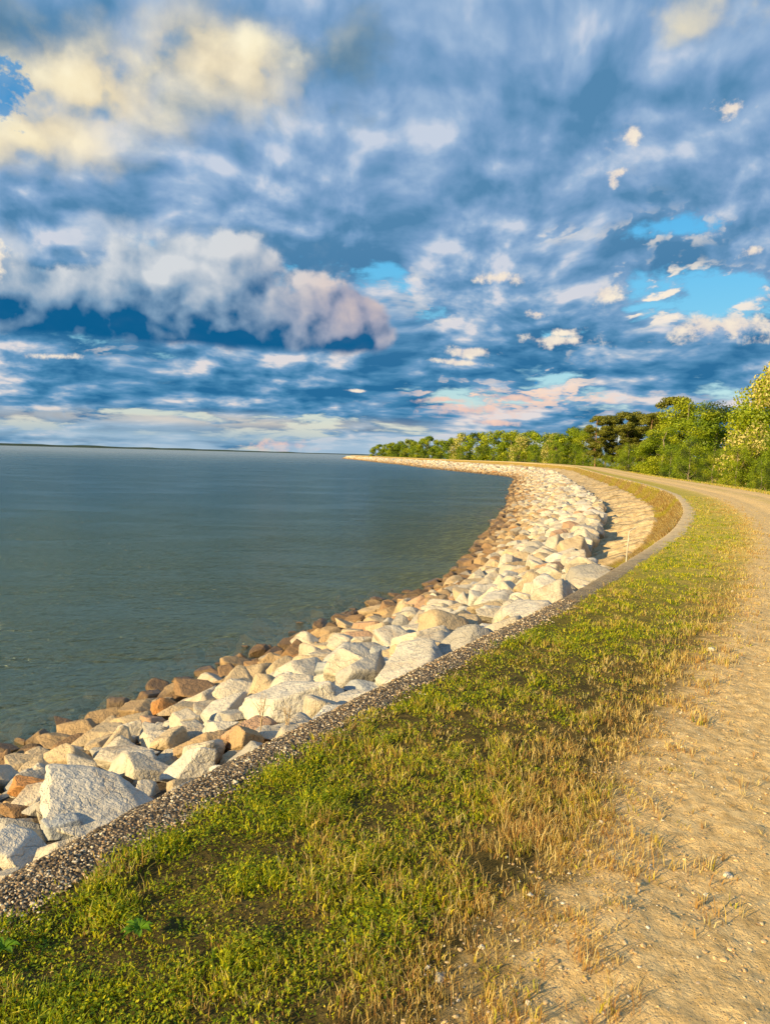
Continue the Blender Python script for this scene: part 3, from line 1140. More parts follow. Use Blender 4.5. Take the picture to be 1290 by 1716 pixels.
# (photo x, y, width, height, colour, tilt in the picture in degrees, mesh, label)
HERO = [
    (160, 1354, 262, 88, WHITE, -14, 0, 'largest pale boulder against the pebbly kerb at the lower left, top in shade'),
    (104, 1384, 84, 60, BLUE, -8, 5, 'blue-grey block leaning on the front of the big lower left boulder'),
    (26, 1432, 120, 90, WHITE, -28, 3, 'pale slab between the left picture edge and the kerb, lowest of all the rocks'),
    (14, 1392, 100, 80, GREY, 5, 7, 'grey rock cut by the left picture edge, just above the lowest pale slab'),
    (58, 1316, 100, 58, RUST, -4, 4, 'rust-orange rock at the lower left, largest orange one'),
    (131, 1302, 54, 24, RUST, 6, 8, 'small flat orange stone wedged right of the big rust-orange rock'),
    (118, 1266, 100, 70, BUFF, -22, 6, 'rounded buff boulder between the rust-orange rock and the waterline rocks'),
    (168, 1230, 92, 48, BUFF, 4, 1, 'broad buff boulder behind the rounded buff one, near the water'),
    (212, 1268, 106, 62, PALE, 3, 9, 'pale boulder with a rough shaded top, centre of the lower left rocks'),
    (219, 1222, 48, 52, PALE, 20, 10, 'upright pale block behind the rough topped boulder'),
    (244, 1290, 92, 52, PALE, -16, 11, 'flat buff rock just above the largest pale boulder'),
    (318, 1277, 104, 84, WHITE, 24, 2, 'white boulder with a sloping face touching the kerb, right of the largest one'),
    (338, 1243, 96, 56, TAN, 16, 12, 'tan-brown boulder with a dark underside behind the white kerb boulder'),
    (311, 1207, 62, 66, PALE, -10, 13, 'pale pointed rock standing left of a rounded white one'),
    (365, 1218, 74, 52, WHITE, 10, 6, 'rounded white-grey boulder between the pointed rock and the leaning tan-grey one'),
    (262, 1222, 60, 44, GREY, -5, 4, 'grey-buff rock behind the flat buff rock, dark gap under it'),
    (112, 1216, 66, 32, BROWN, -16, 8, 'flat brown rock at the waterline on the left'),
    (90, 1240, 66, 28, TAN, -6, 7, 'low tan rock in front of the flat brown waterline rock'),
    (50, 1262, 48, 26, BROWN, 0, 5, 'small brown rock between the wet rock and the low tan one'),
    (8, 1255, 46, 32, DARK, -5, 9, 'dark wet rock at the water, cut by the left picture edge'),
    (36, 1278, 74, 32, BUFF, 0, 11, 'cracked buff rock behind the rust-orange one'),
    (22, 1355, 58, 36, BROWN, -6, 10, 'brown rock below the rust-orange rock at the left edge'),
    (60, 1352, 46, 34, GREY, 12, 2, 'small grey-brown stone between the brown rock and the blue-grey block'),
    (178, 1199, 38, 20, DARK, 0, 12, 'small black wet rock sticking out of the water by the buff boulders'),
    (337, 1157, 118, 46, BROWN, -6, 0, 'long rusty-brown slab at the waterline, largest brown rock'),
    (238, 1192, 78, 54, TAN, -5, 3, 'tan rock with cracks left of the long brown slab'),
    (306, 1188, 78, 38, BUFF, -4, 1, 'buff rock in front of the long brown slab'),
    (408, 1151, 88, 56, BUFF, -10, 6, 'buff boulder between the brown slab and the great pointed boulder'),
    (492, 1172, 190, 116, WHITE, 10, 13, 'great pointed white boulder against the kerb with one side in shade'),
    (404, 1198, 82, 34, GREY, 8, 11, 'flat pale grey rock left of the great pointed boulder'),
    (412, 1238, 66, 64, TAN, -34, 5, 'tan-grey boulder leaning to the left on the kerb edge'),
    (568, 1119, 78, 62, BLUE, 12, 9, 'blue-grey boulder just behind the great pointed one'),
    (429, 1112, 46, 28, BROWN, 6, 4, 'wet brown rock at the water left of a cluster of small stones'),
    (484, 1113, 62, 38, TAN, -14, 8, 'tan rock near the water behind the great pointed boulder'),
    (608, 1078, 44, 60, PALE, 4, 10, 'upright pale block standing on end in the middle of the bank'),
    (607, 1150, 62, 50, BLUE, 10, 7, 'pale grey rock by the kerb beside a black gap'),
    (550, 1099, 70, 38, PALE, -16, 2, 'pale slanted rock left of the upright block'),
    (472, 1216, 44, 20, GREY, 6, 12, 'low dark grey stone at the foot of the great pointed boulder by the kerb'),
    (450, 1228, 60, 22, PALE, -12, 1, 'thin pale stone lying along the kerb below the great pointed boulder'),
    (609, 1114, 42, 36, BUFF, 0, 3, 'buff rounded rock below the upright pale block'),
    (645, 1096, 54, 44, BLUE, -5, 0, 'white and blue-grey rock between the upright block and the golden wedge'),
    (682, 1104, 76, 52, BUFF, -36, 5, 'golden wedge-shaped boulder with a dark underside on the kerb'),
    (655, 1062, 50, 44, WHITE, 32, 13, 'white rock with a sharp shadow right of the upright block'),
    (708, 1056, 76, 48, PALE, 8, 9, 'broad pale boulder below the pale pyramid'),
    (762, 1033, 72, 50, WHITE, 14, 4, 'pale pyramid-shaped boulder, right side in shade'),
    (638, 1015, 58, 34, TAN, -12, 7, 'tan peaked rock rising at the waterline'),
    (597, 1036, 40, 18, BROWN, -6, 6, 'dark brown wet rock left of the tan peaked one'),
    (588, 1050, 62, 24, BUFF, -18, 11, 'long tan rock lying below the dark wet one'),
    (674, 1037, 38, 28, PINK, -20, 2, 'pinkish rock behind the white rock with the sharp shadow'),
    (762, 1003, 32, 22, PINK, 0, 8, 'small orange-pink rock above the pale pyramid'),
    (828, 1026, 66, 38, PALE, -10, 12, 'pale boulder with an orange end resting by the kerb'),
    (880, 1002, 54, 38, WHITE, -8, 10, 'pale boulder with a shadowed hollow, beside the kerb'),
    (802, 1054, 48, 30, PALE, -24, 1, 'small pale rock at the kerb between the pyramid and the golden wedge'),
    (735, 1084, 66, 40, PALE, -20, 3, 'flat pale slab along the kerb right of the golden wedge'),
    (694, 1003, 42, 24, BROWN, 10, 0, 'brown rock near the water above the pinkish one'),
    (974, 966, 60, 42, TAN, 8, 6, 'tan-sided boulder beside a black hole at the kerb'),
    (1008, 952, 46, 30, PALE, -4, 9, 'pale rock at the kerb just left of the thin pole'),
    (996, 853, 16, 9, RUST, 0, 4, 'small reddish-brown stone among the pale rocks of the bend'),
]


def ray_bank(px, py, lift=0.0):
    """where the sight line of a photo pixel meets the heaped stones"""
    v = ray(px, py)
    v = np.array(v[:])
    for k in np.concatenate([np.arange(1.6, 30, 0.03), np.arange(30, 90, 0.1)]):
        p = np.array((0, 0, EYE)) + v * (k / v[1])
        if p[2] > 0.1:
            continue
        s, q = project(p)
        if q > 0.02 and p[2] <= float(rock_z(np.array(s), np.array(q))) + lift:
            return p, s, q
    return None


_PS = np.arange(S0 - 4, S0 + 240, 0.25)
_PK, _PN = kpoint(_PS), knormal(_PS)


def project(p):
    """arc length and distance out from the crest line of a point"""
    d = ((_PK[:, :2] - p[:2]) ** 2).sum(1)
    j = int(d.argmin())
    r = p[:2] - _PK[j, :2]
    n = _PN[j]
    t = np.array((-n[1], n[0]))
    return _PS[j] + float(r @ t), -float(r @ n)


placed = []            # x, y, r of every stone
rocks = []             # dicts
rh = np.random.default_rng(5)
for (px, py, w, h, colr, tilt, mi, label) in HERO:
    lift = 0.10
    hit = ray_bank(px, py + h * 0.15, lift)
    if hit is None:
        print('no hit', label)
        continue
    p, s, q = hit
    D = p[1] if p[1] > 0 else 1
    dist = math.hypot(p[0], p[1], EYE - p[2])
    a = w * 0.5 * p[1] / F_PX * 1.03
    c = h * 0.5 * p[1] / F_PX * 0.92
    bdep = min(max((a * 0.5 + c * 0.5), a * 0.45), a * 0.68)
    c = max(c - 0.22 * bdep, c * 0.6)
    p = p + np.array((0, 0.3 * bdep, 0.0))
    rocks.append(dict(p=p, s=s, q=q, ax=(a, bdep, c), col=colr, yaw=math.atan2(-p[0], p[1]) + rh.uniform(-.15, .15), tilt=R(-tilt),
                      lib=mi, label=label, size=a / dist * 10, hero=True))
    placed.append((p[0], p[1], max(a, bdep) * 1.02, s, q))


# ---- the rest of the bank: thrown by size, large ones first
class Cells:
    def __init__(self, c):
        self.c, self.d = c, {}

    def add(self, x, y, r):
        self.d.setdefault((int(x // self.c), int(y // self.c)), []).append((x, y, r))

    def free(self, x, y, r, k):
        i, j = int(x // self.c), int(y // self.c)
        for a in (-1, 0, 1):
            for b in (-1, 0, 1):
                for (u, v, w) in self.d.get((i + a, j + b), ()):
                    if (u - x) ** 2 + (v - y) ** 2 < ((r + w) * k) ** 2:
                        return False
        return True


cells = Cells(1.6)
for (x, y, r, s, q) in placed:
    cells.add(x, y, r)


def in_view(x, y, z, margin=0.12):
    if y < 0.8:
        return False
    return -0.53 - margin < x / y < 0.53 + margin


def throw(n, s0, s1, rlo, rhi, k, zone, rng, layer=0, wet=False):
    S = s0 + (s1 - s0) * rng.random(n)
    w = wdist(S)
    qmin = RF * w * bendw(S)
    U = rng.random(n)
    q = qmin + 0.12 + (w + 0.30 - qmin) * U
    rr = rlo + (rhi - rlo) * rng.random(n) ** 1.5
    # stones get smaller towards the water
    rr *= 1.12 - 0.42 * np.clip((q - qmin) / (w - qmin), 0, 1)
    if wet:
        q = w + 0.25 + 2.6 * rng.random(n) ** 1.6
    order = np.argsort(-rr)
    S, q, rr = S[order], q[order], rr[order]
    q = np.maximum(q, rr * 0.95)
    P = bankpoint(S, q, rock_z)
    w = wdist(S)
    u = (q - RF * w * bendw(S)) / (w - RF * w * bendw(S))
    for i in range(n):
        x, y, z = P[i]
        if not in_view(x, y, z, 0.22 if y < 12 else 0.10):
            continue
        r = rr[i]
        if not cells.free(x, y, r, k):
            continue
        cells.add(x, y, r)
        c = rng.random()
        uu = u[i]
        if uu > 0.97 + rng.normal() * 0.05:
            colr = BROWN if c < .5 else (TAN if c < 0.75 else DARK)
        elif uu > 0.76 + rng.normal() * 0.08:
            colr = TAN if c < .36 else (BROWN if c < .56 else (BUFF if c < 0.82 else (RUST if c < .86 else GREY)))
        elif uu > 0.45 + rng.normal() * 0.08:
            colr = BUFF if c < .30 else (PALE if c < .76 else (TAN if c < 0.86 else (PINK if c < .91 else GREY)))
        else:
            colr = PALE if c < .42 else (WHITE if c < .70 else (BUFF if c < 0.86 else (GREY if c < .95 else PINK)))
        colr = tuple(np.clip(np.array(colr) * rng.uniform(0.88, 1.10), 0, .8))
        ax = (r * rng.uniform(1.0, 1.35), r * rng.uniform(0.8, 1.1), r * rng.uniform(0.55, 0.9))
        zz = z + ax[2] * (0.34 if layer == 0 else -0.35) + rng.uniform(-.04, .04) * r
        zz = min(zz, kpoint(S[i])[2] + 0.02 + 0.10 * q[i] - ax[2])
        dist = math.hypot(x, y, EYE - z)
        rocks.append(dict(p=np.array((x, y, zz)), s=S[i], q=q[i], ax=ax, col=colr, yaw=rng.uniform(0, 6.28), tilt=rng.normal() * 0.28,
                          pitch=rng.normal() * 0.28, lib=int(rng.integers(0, 24)), size=r / dist * 10, hero=False, u=uu))


rt = np.random.default_rng(23)
throw(3000, S0 - 3, S0 + 3.5, 0.10, 0.20, 0.80, 0, rt)
throw(4000, S0 - 3, S0 + 3.5, 0.05, 0.11, 0.76, 0, rt, 1)
throw(4000, S0 + 3.5, S0 + 16, 0.15, 0.34, 0.80, 0, rt)
throw(9000, S0 + 3.5, S0 + 16, 0.08, 0.17, 0.74, 0, rt, 1)
throw(8000, S0 + 16, S0 + 70, 0.18, 0.42, 0.78, 0, rt)
throw(13000, S0 + 16, S0 + 70, 0.12, 0.22, 0.76, 0, rt, 1)
throw(10000, S0 + 70, S0 + 230, 0.26, 0.50, 0.78, 0, rt)
throw(9000, S0 + 70, S0 + 230, 0.18, 0.30, 0.78, 0, rt, 1)
throw(9000, S0 + 230, S0 + 600, 0.40, 0.75, 0.80, 0, rt)
throw(1500, S0 - 3, S0 + 16, 0.10, 0.30, 0.85, 0, rt, 0, True)
print('rocks', len(rocks))

# stones are told apart by their look and by the landmark stone or thing they lie by
LAND = [(160, 1347, 'the largest pale boulder'), (58, 1316, 'the big rust-orange rock'), (26, 1432, 'the lowest pale slab'),
        (212, 1268, 'the rough topped pale boulder'), (318, 1277, 'the white sloping boulder'), (118, 1266, 'the rounded buff boulder'),
        (337, 1157, 'the long rusty-brown slab'), (492, 1172, 'the great pointed white boulder'), (568, 1119, 'the blue-grey boulder'),
        (608, 1078, 'the upright pale block'), (682, 1104, 'the golden wedge-shaped boulder'), (762, 1033, 'the pale pyramid-shaped boulder'),
        (638, 1015, 'the tan peaked rock'), (828, 1026, 'the orange-ended boulder'), (880, 1002, 'the shadow-hollowed boulder'),
        (974, 966, 'the tan-sided boulder'), (1050, 915, 'the thin pole'), (996, 853, 'the reddish-brown stone'),
        (112, 1216, 'the flat brown rock'), (412, 1238, 'the leaning tan-grey boulder'), (484, 1113, 'the tan rock by the water')]
CAM_INV = CAM_ROT.inverted()


def pixel(p):
    v = CAM_INV @ Vector((p[0], p[1], p[2] - EYE))
    return 645 - F_PX * v.x / v.z, 858 + F_PX * v.y / v.z


def kind_of(r):
    br = sum(r['col'])
    cc = np.array(r['col'])
    redness = cc[0] / max(cc[2], 1e-3)
    tone = 'rusty' if redness > 3.6 else ('pale' if br > 1.22 else ('tan' if br > 0.85 else ('brown' if br > 0.45 else 'dark wet')))
    if tone == 'pale' and redness < 1.25:
        tone = 'greyish'
    ax = r['ax']
    shape = 'flat' if ax[2] / ax[0] < 0.5 else ('blocky' if ax[2] / ax[0] > 0.68 else 'angular')
    px, py = pixel(r['p'])
    wpx = 2 * ax[0] * F_PX / max(r['p'][1], .5)
    size = 'large' if wpx > 62 else ('small' if wpx < 30 else 'mid-sized')
    l = min(LAND, key=lambda a: math.hypot(a[0] - px, (a[1] - py) * 1.3))
    dx, dy = px - l[0], py - l[1]
    d = math.hypot(dx, dy)
    how = 'just ' if d < 55 else ('further ' if d > 130 else '')
    if abs(dx) > 2.2 * abs(dy):
        side = 'left of' if dx < 0 else 'right of'
    elif abs(dy) > 2.2 * abs(dx):
        side = 'above' if dy < 0 else 'below'
    else:
        side = ('up and ' if dy < 0 else 'down and ') + ('left of' if dx < 0 else 'right of')
    return '%s %s %s rock %s%s %s' % (size, shape, tone, how, side, l[2]), 'rocks heaped along the shore'


heroes = [r for r in rocks if r['hero']]
rest = sorted([r for r in rocks if not r['hero']], key=lambda r: -r['size'])
seen = [r for r in rest if r['p'][2] + r['ax'][2] > WATER + 0.05 and r['p'][1] > 1.5 and -r['ax'][0] / r['p'][1] * F_PX < pixel(r['p'])[0] < 1310]
single = seen[:300 - len(heroes)]
ids = set(id(r) for r in single)
bulk = [r for r in rest if id(r) not in ids]
# where two or three share a description, their order from left to right settles it
by = {}
for r in single:
    r['lab'], r['grp'] = kind_of(r)
    by.setdefault(r['lab'], []).append(r)
for lb, rr_ in by.items():
    rr_.sort(key=lambda r: pixel(r['p'])[0])
    names = {2: ['left of two', 'right of two'], 3: ['leftmost of three', 'middle of three', 'rightmost of three'],
             4: ['leftmost of four', 'second of four', 'third of four', 'rightmost of four']}.get(len(rr_))
    if names:
        for r, nm_ in zip(rr_, names):
            w_ = (lb + ', ' + nm_)
            if len(w_.replace('-', ' ').split()) <= 16 or len(w_.split()) <= 16:
                r['lab'] = w_
for r in heroes + single:
    lib = LIB5 if (r['hero'] or r['size'] > 0.42) else LIB4
    nm = 'boulder' if r['hero'] or r['ax'][0] > 0.3 else 'rock'
    o = bpy.data.objects.new(nm, lib[r['lib'] % len(lib)])
    COL.objects.link(o)
    o.location = r['p']
    o.scale = r['ax']
    pit = r.get('pitch', rh.uniform(-.25, .25))
    m = Matrix.Rotation(r['yaw'] if not r['hero'] else -r['yaw'] * 0, 3, 'Z') @ Matrix.Rotation(r['tilt'], 3, 'Y') @ Matrix.Rotation(pit, 3, 'X')
    if r['hero'] and r['lib'] % 2:
        o.scale = (-r['ax'][0], r['ax'][1], r['ax'][2]) if False else r['ax']
    o.rotation_euler = m.to_euler()
    o.color = tuple(r['col']) + (1.0,)
    if r['hero']:
        tag(o, r['label'], 'boulder' if nm == 'boulder' else 'rock', 'rocks heaped along the shore')
    else:
        lb, gp = r['lab'], r['grp']
        tag(o, lb, 'boulder' if nm == 'boulder' else 'rock', gp)

# the many remaining stones, joined
def joined(name, items, lib, face, mat=M_STONE_T, rng=np.random.default_rng(3)):
    vs, fs, cs = [], [], []
    off = 0
    for r in items:
        P = lib[r['lib'] % len(lib)] * np.array(r['ax'])
        m = np.array(Matrix.Rotation(r['yaw'], 3, 'Z') @ Matrix.Rotation(r['tilt'], 3, 'Y') @ Matrix.Rotation(r.get('pitch', 0), 3, 'X'))
        P = P @ m.T + r['p']
        vs.append(P)
        fs.append(face + off)
        off += len(P)
        cs.append(np.tile(r['col'], (len(P), 1)))
    o = mesh_obj(name, np.vstack(vs), np.vstack(fs), mat, colors=np.vstack(cs), smooth=False)
    o['kind'] = 'stuff'
    return o


LIB3 = [stone_verts(rs, 3, planes=9, p=18)[0] for _ in range(16)]
bn = [r for r in bulk if r['p'][1] < 16]
bm_ = [r for r in bulk if 16 <= r['p'][1] < 110]
bf = [r for r in bulk if r['p'][1] >= 110]
print('bulk', len(bn), len(bm_), len(bf))
for items, lib, sub, nm, lb in ((bn, LIB3, 3, 'small_stones', 'small broken stones filling the gaps between the near boulders'),
                                (bm_, LIB2, 2, 'riprap', 'mass of pale broken riprap stones lining the shore round the bend'),
                                (bf, LIB1, 1, 'distant_riprap', 'band of distant pale riprap along the far curve of the dam')):
    if items:
        o = joined(nm, items, lib, ICO[sub][1])
        tag(o, lb, 'stones')

# packed rubble sheet that closes the gaps of the far bank
ssf = s_samples(0.8, S_END, 0.006, S0 + 40)
us = np.linspace(0.36, 1.25, 40)
S_, U_ = np.meshgrid(ssf, us, indexing='ij')
s, u = S_.ravel(), U_.ravel()
q = u * wdist(s)
P = bankpoint(s, q, rock_z)
P[:, 2] += fbm(P[:, :2] * 0.9, 3, 0.6, 5) * 0.5 + 0.02 * np.clip(s - S0 - 200, 0, 10)
o = mesh_obj('rubble_bed', P, grid_faces(*S_.shape), M_FARROCK, attrs={'q': q})
tag(o, kind='structure')

# ------------------------------------------------------------------ pebbles
def scatter_blobs(name, P, r, col, mat, label, rng, sub=1, flat=0.7):
    v, f = ICO[sub]
    n = len(P)
    if n == 0:
        return
    jit = 1 + rng.uniform(-0.28, 0.28, (n, len(v)))
    sc = np.stack([r * rng.uniform(.75, 1.25, n), r * rng.uniform(.75, 1.25, n), r * flat * rng.uniform(.7, 1.1, n)], 1)
    a = rng.uniform(0, 6.28, n)
    X = v[None] * jit[..., None] * sc[:, None]
    x = X[..., 0] * np.cos(a)[:, None] - X[..., 1] * np.sin(a)[:, None]
    y = X[..., 0] * np.sin(a)[:, None] + X[..., 1] * np.cos(a)[:, None]
    W = np.stack([x, y, X[..., 2]], -1) + P[:, None]
    F = (f[None] + (np.arange(n) * len(v))[:, None, None]).reshape(-1, 3)
    o = mesh_obj(name, W.reshape(-1, 3), F, mat, colors=np.repeat(col, len(v), 0), smooth=False)
    tag(o, label, 'pebbles', None, 'stuff')
    return o


rp = np.random.default_rng(41)


def s_for(rng, n, d0, d1):
    """arc lengths whose density falls with distance like the picture does"""
    u = rng.random(n)
    D = 1.0 / ((1 / d0) * (1 - u) + (1 / d1) * u)
    return S0 - 3.0 + (D - d0), D


def view_mask(P, m=0.10):
    return (P[:, 1] > 1.0) & (np.abs(P[:, 0] / np.maximum(P[:, 1], .1)) < 0.53 + m)


# kerb stones
n = 42000
s, D = s_for(rp, n, 1.3, 11.0)
t = np.where(rp.random(n) < 0.06, rp.normal(0.30, 0.035, n), rp.uniform(-0.075, 0.27, n))
z = np.where(t > 0.24, 0.0, np.interp(t, prof_t, prof_z))
P = landpoint(s, np.where(t > 0, t * (1 + 0.45 * bendw(s)), t), z)
nwp = fbm(P * 6.0, 3, 0.6, 77)
P[:, 2] += nwp * 0.022 + 0.001
r = rp.uniform(0.0025, 0.0080, n) * (0.85 + 0.3 * sstep(2, 10, D)) * np.where(rp.random(n) < 0.04, 1.7, 1)
c = rp.random(n)
pal = np.array([(0.08, 0.058, 0.035), (0.17, 0.12, 0.07), (0.33, 0.24, 0.135), (0.50, 0.385, 0.235), (0.72, 0.61, 0.43), (0.38, 0.23, 0.11)])
idx = np.searchsorted([0.24, 0.46, 0.66, 0.83, 0.94], c)
k = view_mask(P)
scatter_blobs('kerb_pebbles', P[k], r[k], pal[idx][k] * rp.uniform(.85, 1.1, (k.sum(), 1)) * (1 + 0.3 * sstep(4, 10, D[k]))[:, None], M_PEB,
              'small white, brown and black pebbles set in the cap of the wall', rp)

# loose stones of the track and its ragged edge
n = 10000
s, D = s_for(rp, n, 1.2, 22.0)
t = np.where(rp.random(n) < 0.5, rp.normal(1.85, 0.28, n), rp.uniform(1.6, 5.6, n))
P = landpoint(s, t, land_profile(t))
P[:, 2] += top_h(s, t, P)
r = 0.0022 + 0.006 * rp.random(n) ** 5 + 0.0012 * sstep(3, 14, D)
r = np.where(rp.random(n) < 0.014, r * 2.4, r)
pal = np.array([(0.66, 0.57, 0.42), (0.50, 0.38, 0.24), (0.34, 0.24, 0.15), (0.74, 0.68, 0.55), (0.20, 0.15, 0.10)])
idx = np.searchsorted([0.38, 0.7, 0.85, 0.94], rp.random(n))
k = view_mask(P)
scatter_blobs('track_gravel', P[k], r[k], pal[idx][k], M_PEB, 'scattered pale and brown grit along the edge of the dirt track', rp)

# clods and crumbs of the track surface itself
n = 52000
s, D = s_for(rp, n, 1.2, 16.0)
t = rp.uniform(1.55, 4.6, n)
P = landpoint(s, t, land_profile(t))
k = view_mask(P, 0.04) & (vnoise(P[:, :2] * 5.0, 5) + 0.35 * rp.random(n) > 0.62)
s, t, P, D = s[k], t[k], P[k], D[k]
P[:, 2] += top_h(s, t, P)
n = len(P)
r = (0.0022 + 0.006 * rp.random(n) ** 4) * (1 + 0.07 * D)
base = np.array([(0.66, 0.46, 0.22), (0.56, 0.38, 0.18), (0.74, 0.54, 0.28), (0.44, 0.29, 0.14)])[rp.integers(0, 4, n)]
scatter_blobs('dirt_clods', P, r, base, M_PEB, 'crumbs and clods of tan dirt lying on the track', rp, 1, 0.5)

# single stones one can point at
STONES = [(1219, 1459, 16, 'pale stone lying in the dirt track near the right edge, with a long shadow'),
          (889, 1504, 14, 'white stone among dry stalks at the edge of the track'),
          (808, 1583, 15, 'large white stone in the straw at the bottom, left of the track'),
          (716, 1616, 12, 'white stone in the grass at the bottom, leftmost of three'),
          (737, 1633, 22, 'flat grey stone half buried in the straw at the bottom'),
          (884, 1682, 12, 'small white stone near the bottom edge beside the track'),
          (1183, 1491, 10, 'small yellowish stone in the track left of the stone with the long shadow'),
          (1008, 1378, 12, 'pale stone on the bare strip between straw and track'),
          (1190, 1090, 15, 'whitish tuft-side stone far along the edge of the track')]
LIB_P = [stone_mesh('stone', rs, 3, planes=9, p=12) for _ in range(4)]
for i, (px, py, w, lb) in enumerate(STONES):
    p = at_z(px, py, 0.0)
    rr = w * 0.5 * p[1] / F_PX
    s, q = project(p)
    pz = landpoint(np.array([s]), np.array([-q]), land_profile(np.array([-q])))
    z = pz[0, 2] + top_h(np.array([s]), np.array([-q]), pz)[0]
    o = bpy.data.objects.new('stone', LIB_P[i % 4])
    COL.objects.link(o)
    o.location = (p[0], p[1], z + rr * 0.25)
    o.scale = (rr, rr * 0.85, rr * 0.62)
    o.rotation_euler = (0.1 * i, 0.2, 1.1 * i)
    o.color = ((0.74, 0.68, 0.54) if 'grey' not in lb else (0.42, 0.39, 0.33)) + (1.0,)
    tag(o, lb, 'stone')

# ------------------------------------------------------------------ grass
def blades(name, P, h, w, lean, ang, col, mat, bend=0.45, tipcol=None, curl=None):
    """three-triangle blades as one mesh; P (n,3), h, w, lean (0..1), ang direction of lean"""
    n = len(P)
    rng = np.random.default_rng(n)
    fa = rng.uniform(0, 3.1416, n)
    sx, sy = np.cos(fa) * w * 0.5, np.sin(fa) * w * 0.5
    dxy = np.stack([np.cos(ang), np.sin(ang)], 1)
    lm = (lean * h)[:, None] * dxy
    midp = P + np.column_stack([lm * bend * 0.55, h * 0.55])
    tip = P + np.column_stack([lm, h * np.sqrt(np.clip(1 - lean ** 2 * 0.6, .1, 1))])
    side = np.column_stack([sx, sy, np.zeros(n)])
    V_ = np.stack([P - side, P + side, midp - side * 0.8, midp + side * 0.8, tip], 1)
    F = np.array([[0, 1, 3], [0, 3, 2], [2, 3, 4]])
    F = (F[None] + (np.arange(n) * 5)[:, None, None]).reshape(-1, 3)
    tipcol = col if tipcol is None else tipcol
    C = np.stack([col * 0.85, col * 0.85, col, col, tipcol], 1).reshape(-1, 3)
    return mesh_obj(name, V_.reshape(-1, 3), F, mat, colors=C, smooth=False)


def ground_at(s, t):
    P = landpoint(s, t, land_profile(t))
    P[:, 2] += top_h(s, t, P) * sstep(0.22, 0.45, t) - 0.004
    return P


rg = np.random.default_rng(55)
GREENS = np.array([(0.22, 0.30, 0.006), (0.36, 0.40, 0.007), (0.50, 0.48, 0.010), (0.62, 0.52, 0.020), (0.12, 0.20, 0.006)])
STRAWS = np.array([(0.54, 0.38, 0.10), (0.66, 0.50, 0.18), (0.46, 0.27, 0.075), (0.74, 0.60, 0.28), (0.38, 0.20, 0.07)])


def dryness(P, t):
    """0 green next to the kerb, 1 straw next to the track, with patches"""
    nb = fbm(P[:, :2] * 0.9, 3, 0.55, 61)
    nm = fbm(P[:, :2] * 4.5, 3, 0.55, 62)
    base = np.interp(t, [0.25, 0.9, 1.35, 1.7, 2.1], [0.0, 0.06, 0.26, 0.84, 1.0])
    return np.clip(base + nb * 0.85 + nm * 0.95 + 0.30 * sstep(5, 26, P[:, 1]), 0, 1)


def cover(P, t):
    nb = fbm(P[:, :2] * 1.7, 3, 0.55, 71)
    nm = fbm(P[:, :2] * 7.0, 3, 0.55, 72)
    c = np.interp(t, [0.19, 0.30, 0.50, 1.4, 1.8, 2.1, 2.5], [0.35, 0.72, 0.86, 0.84, 0.46, 0.06, 0.0])
    return np.clip(c + (nb * 1.0 + nm * 2.4) * np.clip(c * 2.2, 0, 1) - (t < 0.30) * 0.15, 0, 1) * (t > 0.19) * (c > 0.01)


def turf(name, n_tuft, per, d0, d1, hmul, wmul, label, leafy=0.35):
    s, D = s_for(rg, n_tuft, d0, d1)
    t = rg.uniform(0.19, 2.5, n_tuft)
    P = ground_at(s, t)
    keep = view_mask(P, 0.08) & (rg.random(n_tuft) < cover(P, t))
    s, t, P, D = s[keep], t[keep], P[keep], D[keep]
    dry = dryness(P, t)
    isdry = rg.random(len(P)) < dry
    k = rg.integers(int(per * 0.6), int(per * 1.5), len(P))
    idx = np.repeat(np.arange(len(P)), k)
    n = len(idx)
    rad = np.where(isdry[idx], 0.020, 0.032) * (0.8 + 0.8 * sstep(3, 20, D[idx]))
    a = rg.uniform(0, 6.283, n)
    rr = rad * np.sqrt(rg.random(n))
    B = P[idx].copy()
    B[:, 0] += np.cos(a) * rr
    B[:, 1] += np.sin(a) * rr
    th = (rg.uniform(0.6, 1.3, len(P)) * np.clip(1.0 + fbm(P[:, :2] * 4.5, 2, .5, 333) * 2.8, .35, 2.0))[idx]
    h = np.where(isdry[idx], rg.uniform(0.018, 0.052, n), rg.uniform(0.012, 0.038, n)) * th * hmul
    lean = np.where(isdry[idx], rg.uniform(0.1, 0.9, n), rg.uniform(0.2, 0.9, n))
    ang = a + rg.normal(0, 0.7, n)
    w = np.where(isdry[idx], rg.uniform(0.0012, 0.0024, n), rg.uniform(0.0018, 0.0042, n)) * wmul * (1 + 0.10 * np.maximum(D[idx] - 3, 0))
    gi = rg.integers(0, 5, len(P))[idx]
    gi = np.where(rg.random(n) < 0.5, rg.integers(0, 5, n), gi)
    mixf = np.clip(dry[idx] * 0.45 + rg.normal(0, 0.10, n), 0, 1)[:, None]
    cg = GREENS[gi] * (1 - mixf) + STRAWS[gi % 5] * mixf
    c = np.where(isdry[idx][:, None], STRAWS[gi], cg) * rg.uniform(0.8, 1.2, (n, 1))
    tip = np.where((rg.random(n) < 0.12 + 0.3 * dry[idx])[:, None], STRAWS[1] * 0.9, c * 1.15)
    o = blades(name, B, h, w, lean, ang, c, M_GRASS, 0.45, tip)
    tag(o, label, 'grass', None, 'stuff')
    print(name, n)
    return o


turf('grass', 34000, 8, 1.3, 7.0, 0.85, 1.0, 'short mown green and straw-coloured grass of the near verge')
turf('grass', 60000, 5, 4.5, 44.0, 1.0, 1.25, 'short mown grass of the verge further along the wall')

